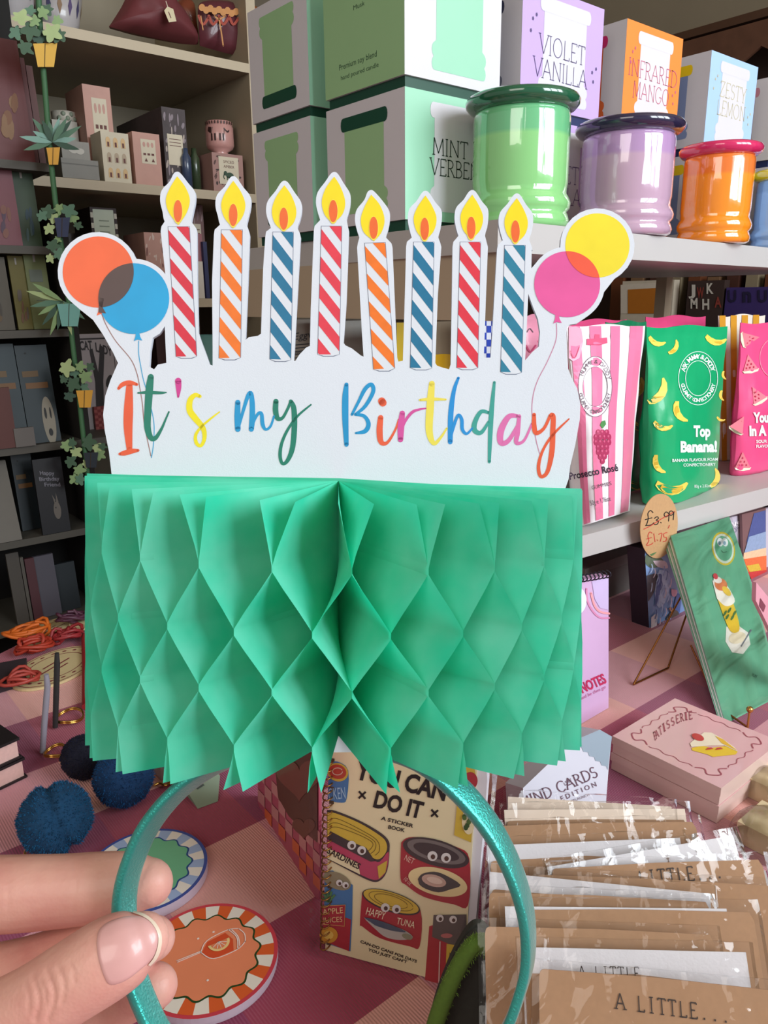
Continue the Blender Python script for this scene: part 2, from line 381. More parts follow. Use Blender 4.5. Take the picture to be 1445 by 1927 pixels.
# lettering
m = MB(); R5 = zf(100, 320, 2.676); R6 = zf(600, 320, 2.408)
def L(fr, col, *sts):
    for st in sts: m.stroke(fr, st, mat(col, .5, .08, 200), .00007 + rnd.random() * .00003, 6)
L(R5, '#ea5a33', [(330,1100,14),(350,1080,22),(385,1070,22),(422,1080,14)], [(385,1075,30),(380,1200,46),(378,1300,44),(385,1410,28)], [(336,1430,14),(360,1425,26),(400,1415,24),(428,1412,14)])
L(R5, '#067a66', [(492,1042,30),(485,1100,38),(478,1200,36),(475,1290,34),(490,1345,28),(515,1350,22),(545,1305,14),(565,1260,10),(583,1218,8)], [(428,1122,8),(480,1120,16),(540,1122,14),(570,1120,6)])
L(R5, '#d23b93', [(630,1062,32),(632,1100,26),(630,1142,10)])
L(R5, '#f2e012', [(740,1140,16),(715,1133,22),(690,1160,28),(688,1210,32),(715,1250,32),(755,1300,26),(762,1350,20),(745,1388,16),(722,1375,18),(718,1335,16),(745,1295,12),(790,1255,10),(838,1218,6)])
L(R5, '#0d96cf', [(930,1170,26),(928,1240,30),(930,1305,28)], [(930,1305,16),(955,1220,16),(980,1140,20),(996,1125,22),(1003,1180,26),(1002,1260,28),(998,1305,26)], [(1000,1300,14),(1015,1255,14),(1035,1225,16),(1050,1230,18),(1055,1280,20),(1070,1306,14),(1095,1290,12),(1112,1240,10)])
L(R5, '#067a66', [(1122,1165,26),(1120,1210,28),(1130,1250,24),(1155,1248,16),(1180,1205,14),(1197,1165,16)], [(1197,1165,20),(1212,1200,26),(1215,1290,28),(1205,1400,26),(1180,1463,20),(1155,1478,16),(1143,1440,18),(1150,1380,16),(1180,1310,14),(1230,1240,12),(1298,1182,8)])
L(R6, '#0b93cc', [(125,972,18),(120,1030,28),(120,1130,28),(125,1244,20)], [(150,1108,12),(180,1050,14),(210,992,18),(238,972,18),(246,1005,18),(210,1070,16),(165,1108,12)], [(165,1108,12),(205,1115,16),(225,1150,20),(210,1183,20),(168,1192,10)])
L(R6, '#ea5f3d', [(285,1047,34),(290,1055,34)], [(280,1122,24),(275,1180,28),(282,1232,24),(310,1235,14),(345,1180,10),(362,1130,8)])
L(R6, '#d6519f', [(378,1102,24),(372,1160,30),(370,1222,24)], [(370,1215,12),(385,1150,12),(420,1100,14),(455,1085,10),(485,1080,6)])
L(R6, '#efdd56', [(512,968,26),(505,1060,34),(500,1180,32),(520,1238,20),(550,1215,12),(580,1170,8)], [(458,1042,10),(510,1038,16),(575,1040,8)])
L(R6, '#1c8ed6', [(632,942,12),(612,1000,18),(598,1100,24),(595,1232,22)], [(595,1225,10),(608,1170,14),(630,1112,14),(647,1130,16),(650,1175,16),(670,1195,12),(695,1170,8)])
L(R6, '#3c9f95', [(770,1100,14),(735,1095,18),(708,1140,22),(705,1178,24),(735,1190,18),(770,1140,12)], [(795,962,12),(785,1060,20),(778,1160,22),(772,1322,14)])
L(R6, '#dd6fae', [(900,1115,16),(860,1118,24),(825,1180,30),(825,1235,26),(860,1225,20),(905,1150,14)], [(908,1115,16),(900,1190,22),(895,1236,18),(930,1225,12),(965,1150,10)])
L(R6, '#e55a35', [(975,1108,16),(975,1160,22),(985,1192,20),(1020,1170,14),(1048,1112,14)], [(1055,1108,18),(1062,1120,22),(1060,1180,24),(1055,1280,24),(1035,1368,18),(1005,1388,16),(995,1340,16),(1015,1270,12),(1060,1200,12),(1133,1128,6)])
m.build('lettering', board)

# honeycomb paper fan
def tissue():
    m = bpy.data.materials.new('green_tissue'); m.use_nodes = True; nt = m.node_tree; nt.nodes.clear()
    o = nt.nodes.new('ShaderNodeOutputMaterial'); mx = nt.nodes.new('ShaderNodeMixShader')
    d = nt.nodes.new('ShaderNodeBsdfDiffuse'); t = nt.nodes.new('ShaderNodeBsdfTranslucent')
    tc = nt.nodes.new('ShaderNodeTexCoord'); n = nt.nodes.new('ShaderNodeTexNoise'); n.inputs['Scale'].default_value = 55; n.inputs['Detail'].default_value = 5
    r = nt.nodes.new('ShaderNodeValToRGB'); r.color_ramp.elements[0].position = .3; r.color_ramp.elements[1].position = .7
    r.color_ramp.elements[0].color = lin('#3fd9b4') + (1,); r.color_ramp.elements[1].color = lin('#7fe6cc') + (1,)
    l = nt.links.new; l(tc.outputs['Object'], n.inputs['Vector']); l(n.outputs['Fac'], r.inputs['Fac']); l(r.outputs['Color'], d.inputs['Color'])
    t.inputs['Color'].default_value = lin('#10dcae') + (1,); mx.inputs['Fac'].default_value = .38
    l(d.outputs[0], mx.inputs[1]); l(t.outputs[0], mx.inputs[2]); l(mx.outputs[0], o.inputs['Surface']); return m
M_tis = tissue(); hc = MB(); NP = 23; STEP = 180 / (NP - 1)
AX = 637.0; Bd = .12 * D0; DR = 44 * K; NR = 8
rows_v = [.0, .035, .10, .17, .222, .245, .30, .38, .445, .468, .52, .60, .645, .668, .72, .80, .842, .865, .91, .95, 1.0]
def sgn(v, i):
    # +1: pulled to the next page, -1: to the previous one
    nodes = [(-.02, .2), (.233, 1), (.456, -1), (.656, 1), (.853, -1), (1.03, -.55)]
    j = 0
    while j < len(nodes) - 2 and v > nodes[j + 1][0]: j += 1
    (a, A), (b, B) = nodes[j], nodes[j + 1]; t = (v - a) / (b - a); t = min(1, max(0, (t - .07) / .86))
    s = A + (B - A) * t
    return s if i % 2 else -s
for i in range(NP):
    th0 = STEP * i; jit = rnd.uniform(-.12, .12); rows = []; jt = rnd.uniform(-.5, .5); jr = rnd.uniform(.985, 1.01)
    for v in rows_v:
        s = sgn(v, i) * .985
        if v < .2: s += (jt * (.2 - v) / .2)
        if v > .9: s += jt * (v - .9) * 5
        if (i == 0 and s < 0) or (i == NP - 1 and s > 0): s = 0
        th = math.radians(min(179.7, max(.3, th0 + s * STEP / 2))); row = []
        for k in range(NR + 1):
            rr = k / NR; t2 = th + math.sin(rr * math.pi) * .03 * jit
            c = math.cos(t2); ax_ = 472 if c > 0 else 456
            x = AX - ax_ * c * rr; ytop = 905 + (x - AX) * .03; ybot = 1384 + (4 if c < 0 else 10 * c) * rr
            q = HB(x, ytop + (ybot - ytop) * v, .0004 + Bd * math.sin(t2) * rr * jr) 
            # keep real lateral size: HB slides along rays only at w=0, so add sag
            q = q - UP * (DR * math.sin(t2) * rr)
            row.append(q)
        rows.append(row)
    hc.grid(rows, M_tis, True)
hc.build('honeycomb_paper_fan', hb)
# glued paper backing strip along the top
tp = MB(); tp.slab(HB, [(165,893),(640,900),(1092,928),(1092,940),(640,912),(165,905)], .0001, .0003, M_tis); tp.build('paper_top_strip', hb)

# satin hoop
def satin():
    m = mat('#2fa79c', .3, .12, 40, metal=.6, coat=.3, bump=.3, bscale=1400, sheen=.4); return m
path = cr([(560,1395),(500,1414),(446,1436),(385,1462),(325,1504),(272,1566),(240,1632),(222,1700),(222,1770),(234,1840),(256,1905),(290,1975),(345,2050),(430,2130)], 5)
path2 = cr([(660,1395),(735,1418),(800,1445),(868,1500),(928,1572),(972,1656),(998,1745),(1001,1830),(984,1900),(955,1972),(905,2050),(820,2130)], 5)
sb = MB(); M_sat = satin()
def band(P, W0, tw, cxm=612, cym=1780):
    rows = []; hw, ht = .0044, .0016
    for i, (x, y) in enumerate(P):
        a = P[max(0, i - 1)]; c = P[min(len(P) - 1, i + 1)]; t = (HB(*c) - HB(*a)).normalized(); n = -FWD
        side = t.cross(n).normalized()
        ang = tw(i / (len(P) - 1)); n2 = n * math.cos(ang) + side * math.sin(ang); s2 = t.cross(n2).normalized()
        o = HB(x, y, W0); r = []
        for k in range(16):
            q = 2 * math.pi * k / 16; cx = math.copysign(abs(math.cos(q)) ** .4, math.cos(q)); cy = math.copysign(abs(math.sin(q)) ** .4, math.sin(q))
            r.append(o + n2 * hw * cx + s2 * ht * cy)
        rows.append(r)
    sb.grid(rows, M_sat, True, closeu=True)
    sb.face(rows[0], M_sat); sb.face(rows[-1], M_sat)
band(path, -.0062, lambda t: .34 + .14 * math.sin(t * 5))
band(path2, -.0062, lambda t: .52 - .08 * t + .1 * math.sin(t * 6))
sb.build('satin_hoop', hb)

# ================================================================ HAND
def skin():
    m = bpy.data.materials.new('skin'); m.use_nodes = True; nt = m.node_tree; b = nt.nodes['Principled BSDF']; l = nt.links.new
    tc = nt.nodes.new('ShaderNodeTexCoord'); n = nt.nodes.new('ShaderNodeTexNoise'); n.inputs['Scale'].default_value = 60; n.inputs['Detail'].default_value = 6
    r = nt.nodes.new('ShaderNodeValToRGB'); r.color_ramp.elements[0].position = .3; r.color_ramp.elements[1].position = .75
    r.color_ramp.elements[0].color = lin('#d9958a') + (1,); r.color_ramp.elements[1].color = lin('#ecb8a6') + (1,)
    l(tc.outputs['Object'], n.inputs['Vector']); l(n.outputs['Fac'], r.inputs['Fac']); l(r.outputs['Color'], b.inputs['Base Color'])
    b.inputs['Roughness'].default_value = .48; b.inputs['Subsurface Weight'].default_value = .12; b.inputs['Subsurface Radius'].default_value = (.008, .003, .0015); b.inputs['Subsurface Scale'].default_value = .4
    v = nt.nodes.new('ShaderNodeTexVoronoi'); v.inputs['Scale'].default_value = 900; l(tc.outputs['Object'], v.inputs['Vector'])
    bp = nt.nodes.new('ShaderNodeBump'); bp.inputs['Strength'].default_value = .12; bp.inputs['Distance'].default_value = .0004
    l(v.outputs['Distance'], bp.inputs['Height']); l(bp.outputs['Normal'], b.inputs['Normal']); return m
M_skin = skin()
def HP(px, py, w): return dep(px, py, D0 - w)
chains = {
 'thumb': [(-420,2260,-.02,.0155),(-230,2090,-.004,.0142),(-60,1968,.006,.0125),(60,1895,.0105,.0108),(130,1850,.0118,.0106),(200,1806,.0122,.0106),(245,1780,.0118,.0095),(268,1768,.011,.0072)],
 'index': [(-520,1800,-.035,.015),(-300,1720,-.028,.0128),(-120,1688,-.0215,.0118),(20,1682,-.0195,.0114),(120,1676,-.0192,.0108),(200,1668,-.0190,.0103),(250,1662,-.0185,.0092),(280,1661,-.018,.0075)],
 'middle': [(-520,1950,-.045,.0145),(-280,1880,-.036,.0125),(-90,1858,-.0290,.0112),(40,1832,-.0270,.0105),(140,1800,-.0235,.0100),(220,1778,-.021,.0090),(268,1768,-.0195,.0078),(288,1766,-.019,.0068)],
 'ring': [(-540,2110,-.045,.014),(-290,2040,-.039,.012),(-90,2005,-.0325,.011),(50,1958,-.029,.0103),(150,1908,-.026,.0098),(230,1872,-.0235,.0090),(276,1858,-.0215,.0078),(292,1855,-.021,.0070)],
 'little': [(-560,2280,-.045,.0135),(-300,2200,-.04,.011),(-110,2150,-.035,.0095),(30,2100,-.032,.0088),(130,2050,-.030,.0082),(200,2015,-.028,.0072),(222,2005,-.0275,.006)],
 'palm': [(-440,2180,-.028,.021),(-560,2100,-.036,.024),(-740,2260,-.036,.026),(-940,2340,-.036,.026),(-1200,2420,-.036,.027),(-1500,2500,-.036,.029)],
 'palm_edge': [(-560,2280,-.045,.0135),(-700,2340,-.042,.02),(-900,2420,-.04,.022)],
 'palm_back': [(-520,1800,-.035,.015),(-680,1960,-.038,.022),(-900,2200,-.038,.024)],
 'knuckles': [(-520,1800,-.036,.0145),(-530,1960,-.045,.0145),(-545,2110,-.046,.014),(-560,2280,-.045,.0135)]}
hm = MB()
for nm, ch in chains.items():
    P = cr([(*HP(x, y, w_), r) for x, y, w_, r in ch], 6)
    rows = []; prev = None; N = len(P)
    pts = [V(p[:3]) for p in P]; rad = [p[3] for p in P]
    pre, post = [], []
    t0 = (pts[0] - pts[1]).normalized(); t1 = (pts[-1] - pts[-2]).normalized()
    full = [(pts[0] + t0 * rad[0] * s_, rad[0] * c_) for s_, c_ in ((1, .02), (.9, .43), (.7, .71), (.38, .92))] + list(zip(pts, rad)) + \
           [(pts[-1] + t1 * rad[-1] * s_, rad[-1] * c_) for s_, c_ in ((.38, .92), (.7, .71), (.9, .43), (1, .02))]
    for i, (p, r) in enumerate(full):
        a = full[max(0, i - 1)][0]; c = full[min(len(full) - 1, i + 1)][0]; t = (c - a).normalized()
        if prev is None: prev = UP
        x = (prev - t * prev.dot(t)).normalized(); prev = x; y = t.cross(x)
        fl = .93 if nm in ('thumb', 'index') else 1
        rows.append([p + (x * math.cos(2 * math.pi * k / 20) + y * math.sin(2 * math.pi * k / 20) * fl) * r for k in range(20)])
    hm.grid(rows, M_skin, True, closeu=True); hm.face(rows[0][::-1], M_skin); hm.face(rows[-1], M_skin)
hand = hm.build('hand')
md = hand.modifiers.new('r', 'REMESH'); md.mode = 'VOXEL'; md.voxel_size = .00075; md.use_smooth_shade = True
ms = hand.modifiers.new('s', 'SMOOTH'); ms.factor = .5; ms.iterations = 8
dg = bpy.context.evaluated_depsgraph_get(); me2 = bpy.data.meshes.new_from_object(hand.evaluated_get(dg)); hand.modifiers.clear(); hand.data = me2
me2.materials.clear(); me2.materials.append(M_skin)
# creases: furrows across the thumb joint and the finger pads
org = V(hand.location)
def topx(co):
    q = co - CAM; z = q.dot(FWD); return PW / 2 + F * q.dot(RT) / z, PH / 2 - F * q.dot(UP) / z, z
CRE = [([(62,1838),(70,1862),(74,1890),(66,1918)], .0007, 4.5, 1), ([(88,1828),(97,1850),(102,1872),(98,1895),(90,1920)], .00075, 4.5, 1), ([(76,1845),(84,1868),(86,1890)], .0004, 4, 1), ([(110,1822),(118,1840),(121,1862),(116,1886)], .0005, 4, 1),
       ([(48,1850),(54,1876),(54,1902)], .0004, 4, 1), ([(132,1812),(139,1832),(140,1852)], .0003, 3.5, 1),
       ([(137,1622),(141,1650),(141,1680),(136,1712)], .0004, 4, 0), ([(12,1636),(16,1670),(14,1706)], .00025, 5, 0)]
CR = [([V((a, b)) for a, b in cr(c, 5)], d, w_, near) for c, d, w_, near in CRE]
me2.calc_loop_triangles()
nrm = [v.normal.copy() for v in me2.vertices]
for v, nn in zip(me2.vertices, nrm):
    co = v.co + org; x, y, z = topx(co)
    if not (-20 < x < 345 and 1580 < y < 1960) or nn.dot(FWD) > .2: continue
    for P, d, w_, near in CR:
        if near and z > .222: continue
        if not near and z < .222: continue
        dm = min((V((x, y)) - p).length for p in P)
        if dm < w_ * 3: v.co -= nn * d * .55 * math.exp(-(dm / w_) ** 2)
for p in me2.polygons: p.use_smooth = True
tag(hand, "person's left hand pinching the turquoise hoop of the headband between thumb and forefinger", 'hand')
# thumb nail, laid on the skin
from mathutils.bvhtree import BVHTree
bv = BVHTree.FromPolygons([v.co + org for v in me2.vertices], [tuple(p.vertices) for p in me2.polygons])
def onhand(px, py, lift):
    d = ray(px, py).normalized(); h = bv.ray_cast(CAM, d)
    return (h[0] + h[1] * lift) if h[0] is not None else None
def nailgrid(outl, lift, m_, mb, NN=14):
    # outl: polygon px; fan of rings from centroid
    cx = sum(p[0] for p in outl) / len(outl); cy = sum(p[1] for p in outl) / len(outl); rows = []
    for k in range(NN + 1):
        t = k / NN; row = []
        for p in outl:
            q = onhand(cx + (p[0] - cx) * t, cy + (p[1] - cy) * t, lift * (1 if t < .93 else .25))
            row.append(q or HP(p[0], p[1], .018))
        rows.append(row)
    mb.grid(rows, m_, True, closeu=True)
NO = cr([(182,1775),(186,1752),(203,1736),(232,1726),(262,1724),(284,1735),(297,1756),(296,1780),(287,1803),(262,1826),(236,1845),(210,1853),(198,1842),(186,1806),(182,1775)], 4)[:-1]
nb = MB(); nailgrid(NO, .00045, mat('#d9a39f', .33, .1, 120, coat=.25), nb); nb.build('thumbnail', hand)
FE = cr([(248,1716),(272,1722),(292,1738),(303,1758),(304,1782),(296,1804),(284,1815),(290,1800),(297,1780),(297,1758),(287,1740),(270,1727),(250,1722)], 3)
fe = MB()
outer = cr([(250,1716),(272,1722),(291,1737),(302,1758),(302,1782),(294,1803),(282,1816)], 5); inner = cr([(250,1720),(270,1727),(286,1740),(296,1760),(295,1782),(288,1801),(277,1815)], 5)
rows = [[(onhand(a[0] + (b_[0] - a[0]) * t, a[1] + (b_[1] - a[1]) * t, .00035) or HP(a[0], a[1], .016)) for a, b_ in zip(outer, inner)] for t in (0, .33, .66, 1)]
fe.grid(rows, mat('#e6d0bb', .35, .04, coat=.3), True); fe.build('nail_tip', hand, 'pale grown edge of the thumbnail')
# ================================================================ RIGHT DISPLAY SHELVES
SZ = 1.24
def prism(pts, z0, z1, m, mt=None, mb_=None):
    b = mb_ or MB(); b.slab(lambda x, y, w=0: V((x, y, w)), pts, z0, z1, mt or m, m); return b
M_sh = mat('#bebbb9', .42, .03, 12); M_tp = mat('#b6a48c', .6, .04, 9)
dsp = thing('display_shelf_unit', (.9, .8, .75), 'white two-tier display shelf unit with a taupe side, standing on the table behind the headband', 'shelf')
b = prism([(.556,.507),(1.6,.60),(1.6,1.0),(.566,1.0)], 1.212, SZ, M_sh); b.build('upper_shelf', dsp)
b = prism([(.562,.512),(.59,.515),(.59,.995),(.562,.995)], 1.15, 1.212, M_tp); b.build('side_rail', dsp)
b = prism([(.58,.534),(1.6,.45),(1.6,.98),(.58,.98)], .872, .90, M_sh); b.build('lower_shelf', dsp)
M_dk = mat('#3a2a2e', .7, .15, 8)
b = MB(); b.box(.60, 1.6, .72, .735, .751, .872, M_dk); b.build('back_board', dsp)
b = MB(); b.box(1.575, 1.6, .945, .97, .90, 1.212, M_tp); b.build('rear_post', dsp, 'taupe rear corner post')
b = MB(); b.box(.584, .60, .72, .975, .751, .872, M_dk); b.build('foot_panel', dsp)
b = MB(); b.box(1.58, 1.6, .62, .97, .751, .872, M_dk); b.build('foot_panel', dsp)

# ---- candle cartons
def shape_jar(f, x0, x1, yb, yt, m, w, lid=None, flip=False):
    """jar silhouette between x0..x1, yb..yt in frame units (v up)"""
    W_ = x1 - x0; H_ = yt - yb; P = lambda a, b: (x0 + a * W_, (yb + b * H_) if not flip else (yt - b * H_))
    body = [P(.08, .0), P(.92, .0)] + [P(.95 + .045 * math.cos(t), .055 + .055 * math.sin(t)) for t in (-1.2, -.6, 0, .6, 1.2)] + [P(.95 + .045 * math.cos(t), .165 + .055 * math.sin(t)) for t in (-1.2, -.6, 0, .6, 1.2)] + \
        [P(.92, .24), P(.92, .86), P(.08, .86), P(.08, .24)] + [P(.05 - .045 * math.cos(t), .165 - .055 * math.sin(t)) for t in (-1.2, -.6, 0, .6, 1.2)] + [P(.05 - .045 * math.cos(t), .055 - .055 * math.sin(t)) for t in (-1.2, -.6, 0, .6, 1.2)]
    mb, f_ = f; mb.poly(f_, body, m, w)
    ml = lid or m; r = .06
    mb.poly(f_, [P(.05 - .05 * math.cos(t), .93 + .07 * math.sin(t)) for t in (-1.57, -1, -.5, 0, .5, 1, 1.57)] + [P(.95 + .05 * math.cos(t), .93 + .07 * math.sin(t)) for t in (1.57, 1, .5, 0, -.5, -1, -1.57)], ml, w + .0001)
def faceF(x0, y0, z0, w_, h_):   # front (-Y) face frame, u in 0..1 right, v in 0..1 up
    return lambda u, v, w=0.0: V((x0 + u * w_, y0 - w, z0 + v * h_))
def faceL(x0, y0, z0, d_, h_):   # left (-X) face, u runs from back to front
    return lambda u, v, w=0.0: V((x0 - w, y0 + d_ * (1 - u), z0 + v * h_))
M_gm = mat('#9ad2b4', .4, .03, 20); M_gf = mat('#a2cc98', .12, .03, 20, coat=.6); M_gd = mat('#1f4d3b', .3, .05); M_cw = mat('#d5d2d8', .5, .02, 20)
def carton(x0, y0, z0, w_, d_, h_, label, group, front, left, name='candle_carton'):
    mb = MB(); mb.box(x0, x0 + w_, y0, y0 + d_, z0, z0 + h_, M_cw)
    left((mb, faceL(x0, y0, z0, d_, h_))); front((mb, faceF(x0, y0, z0, w_, h_)))
    o = mb.build(name); return tag(o, label, 'box', group)
def fill(F_, m, w=.0002, r=(0, 0, 1, 1)): F_[0].poly(F_[1], [(r[0], r[1]), (r[2], r[1]), (r[2], r[3]), (r[0], r[3])], m, w)
def pale_left(gm, gd, flip=False):
    def f(F_):
        shape_jar(F_, .2, .8, .12, .88, gm, .0002, gd, flip)
    return f
def mint_front(F_):
    fill(F_, M_gm); shape_jar(F_, .25, .8, .08, .93, M_cw, .0004)
    serif(F_[0], F_[1], 'MINT', (.27, .53), (.66, .53), .13, mat('#2c3b33', .5), .0006, .07, up=(0, 1)); serif(F_[0], F_[1], 'VERBENA', (.25, .37), (.88, .37), .13, mat('#2c3b33', .5), .0006, .07, up=(0, 1))
def white_front(F_): shape_jar(F_, .26, .84, .08, 1.0, M_gm, .0002, M_gd)
def green_left(F_):
    fill(F_, M_gf)
    ink = mat('#3f5f45', .5)
    for s_, y_, a, b_ in (('Eucalyptus', .82, .33, .62), ('Peppermint', .72, .32, .62), ('Musk', .61, .40, .54)): text(F_[0], F_[1], s_, (a, y_), (b_, y_), .035, ink, .0004, up=(0, 1))
    text(F_[0], F_[1], 'Premium soy blend', (.2, .2), (.68, .2), .045, ink, .0004, up=(0, 1)); text(F_[0], F_[1], 'hand poured candle', (.22, .12), (.7, .12), .035, ink, .0004, up=(0, 1))
M_gl = mat('#1d4a3a', .4, .05)
def plinth(x0, y0, z, w_, d_, m):  # dark recessed base of a carton
    b = MB(); b.box(x0 + .003, x0 + w_ - .003, y0 + .003, y0 + d_ - .003, z, z + .012, m); return b
def stacked(x0, y0, w_, d_, specs, hh=.135):
    z = SZ
    for lab, fr, lf, dm in specs:
        mb = MB(); mb.box(x0 + .003, x0 + w_ - .003, y0 + .003, y0 + d_ - .003, z + .0005, z + .011, dm)
        mb.box(x0, x0 + w_, y0, y0 + d_, z + .011, z + hh, M_cw)
        g = (mb, faceF(x0, y0, z + .011, w_, hh - .011)); l_ = (mb, faceL(x0, y0, z + .011, d_, hh - .011))
        lf(l_); fr(g); o = mb.build('candle_carton'); tag(o, lab, 'box', 'boxed scented candles on the top shelf'); z += hh
def flipl(F_): shape_jar(F_, .2, .8, .1, .9, M_gf, .0002, M_gd, False)
def flipu(F_): shape_jar(F_, .2, .8, .1, .9, M_gf, .0002, M_gd, True)
stacked(.560, .640, .138, .134, [('mint green candle box reading MINT VERBENA, half hidden behind the green jar', mint_front, flipl, M_gl),
                               ('top mint green candle box whose plain green side carries small dark text', white_front, green_left, M_gl)])
stacked(.556, .800, .138, .127, [('lower candle box of the back left stack, green jar printed upside down', lambda F_: fill(F_, M_gm), flipu, M_gl),
                               ('upper candle box of the back left stack, its glossy green print catching the daylight', lambda F_: fill(F_, M_gm), flipu, M_gl)])
def colour_front(c, words, ink, vb=.54):
    def f(F_):
        fill(F_, mat(c, .45, .03, 20)); shape_jar(F_, .2, .83, .07, .93, M_cw, .0004)
        n = len(words)
        for i, (s_, a, b_) in enumerate(words): serif(F_[0], F_[1], s_, (a, vb - .2 * i), (b_, vb - .2 * i), .16, mat(ink, .5), .0006, .05, up=(0, 1))
        for x_, y_ in ((.12, .72), (.16, .76), (.1, .62), (.88, .42), (.93, .46), (.9, .34)):
            F_[0].poly(F_[1], ell(x_, y_, .012, .018, 5), mat(ink, .5), .0006)
    return f
def cl(c, cdk): return lambda F_: shape_jar(F_, .2, .8, .1, .9, mat(c, .3, .03, 20, coat=.3), .0002, mat(cdk, .3, .05))
M_nv = mat('#1f2b58', .5)
row = [(.743, .150, 'violet', '#c3a6dc', [('VIOLET', .20, .78), ('VANILLA', .14, .82)], '#5a4a78', '#6b6f80', '#252a4c'),
       (.942, .132, 'mango', '#f58a3c', [('INFRARED', .06, .95), ('MANGO', .16, .82)], '#c2607a', '#e0641c', '#d0216e'),
       (1.151, .140, 'lemon', '#a8c7ee', [('ZESTY', .22, .8), ('LEMON', .2, .82)], '#c4bb96', '#7f8fb8', '#edc80c'),
       (1.36, .135, 'pale', '#f3b9c4', [('ROSE', .2, .8)], '#b05a70', '#b9a6b0', '#c98a9a')]
labs = {'violet': ('lilac candle box reading VIOLET VANILLA, on top of its stack', 'lower box of the lilac pair, behind the green jar'),
        'mango': ('orange candle box reading INFRARED MANGO, on top of its stack', 'lower orange candle box, mostly hidden behind the lilac jar'),
        'lemon': ('pale blue candle box reading ZESTY LEMON, on top of its stack', 'lower pale blue candle box, hidden behind the orange jar'),
        'pale': ('pale pink candle box cut by the right edge of the picture, on top', 'lower pale pink candle box at the far right behind the blue jar')}
for x0, w_, k, c, wd, ink, lc, ld in row:
    fr = colour_front(c, wd, ink, {'violet': .46, 'mango': .50, 'lemon': .56, 'pale': .5}[k])
    stacked(x0, .65, w_, .135, [(labs[k][1], fr, cl(lc, ld), M_nv), (labs[k][0], fr, cl(lc, ld), M_nv)])

# ---- candle jars
def jarmat(c, c2, key):
    m = bpy.data.materials.new('jar_' + key); m.use_nodes = True; nt = m.node_tree; b = nt.nodes['Principled BSDF']; l = nt.links.new
    tc = nt.nodes.new('ShaderNodeTexCoord'); sp = nt.nodes.new('ShaderNodeSeparateXYZ'); mr = nt.nodes.new('ShaderNodeMapRange')
    mr.inputs['From Min'].default_value = .086; mr.inputs['From Max'].default_value = .090
    mx = nt.nodes.new('ShaderNodeMix'); mx.data_type = 'RGBA'; mx.inputs['A'].default_value = lin(c) + (1,); mx.inputs['B'].default_value = lin(c2) + (1,)
    l(tc.outputs['Object'], sp.inputs[0]); l(sp.outputs['Z'], mr.inputs['Value']); l(mr.outputs['Result'], mx.inputs['Factor']); l(mx.outputs['Result'], b.inputs['Base Color'])
    b.inputs['Roughness'].default_value = .12; b.inputs['Coat Weight'].default_value = 1; b.inputs['Coat Roughness'].default_value = .015; b.inputs['Coat IOR'].default_value = 1.7
    n = nt.nodes.new('ShaderNodeTexNoise'); n.inputs['Scale'].default_value = 14; bp = nt.nodes.new('ShaderNodeBump'); bp.inputs['Strength'].default_value = .25; bp.inputs['Distance'].default_value = .004
    mp = nt.nodes.new('ShaderNodeMapping'); mp.inputs['Scale'].default_value = (6, 6, .5)
    l(tc.outputs['Object'], mp.inputs[0]); l(mp.outputs[0], n.inputs['Vector']); l(n.outputs['Fac'], bp.inputs['Height']); l(bp.outputs['Normal'], b.inputs['Coat Normal']); return m
def jar(px, y, R_, c, c2, lidc, label, ht=.127):
    C = on(1, y, px, 430); o = thing('candle_jar', (C.x, y, SZ), label, 'candle', 'glazed candle jars in front of their boxes')
    m = jarmat(c, c2, lidc[1:]); r = R_ * .93
    prof = [(0, .001), (r * .9, .001), (r * .97, .003), (r, .008), (r * .965, .014), (r * .94, .016), (r * 1.0, .020), (r * 1.015, .025), (r * .97, .031), (r * .93, .034), (r * .93, .040), (r * .945, .044), (r * .945, ht - .022), (r * .93, ht - .017), (r * .9, ht - .014), (0, ht - .014)]
    b = MB(); b.lathe(C.xy.to_3d() + V((0, 0, SZ)), prof, m, 56); j = b.build('jar', o)
    lp = [(0, ht - .015), (R_ * .86, ht - .015), (R_ * .95, ht - .013), (R_ * 1.02, ht - .009), (R_ * 1.035, ht - .005), (R_ * 1.0, ht - .0015), (R_ * .95, ht), (R_ * .4, ht + .001), (0, ht + .001)]
    b = MB(); b.lathe(C.xy.to_3d() + V((0, 0, SZ)), lp, mat(lidc, .12, .04, 20, coat=1), 56); b.build('lid', o); return o
jar(975, .575, .056, '#8fd487', '#6fc088', '#1f5c40', 'green glazed candle jar with a dark green lid, leftmost on the top shelf')
jar(1172, .578, .0605, '#c2a0b8', '#b590bd', '#2a2442', 'lilac glazed candle jar with a near-black navy lid')
jar(1342, .584, .052, '#f5901e', '#ec7a2e', '#d12a62', 'orange glazed candle jar with a crimson pink lid')
jar(1478, .600, .056, '#8fb0d8', '#7fa0c8', '#f2cf10', 'blue glazed candle jar with a yellow lid, cut by the right edge', .121)

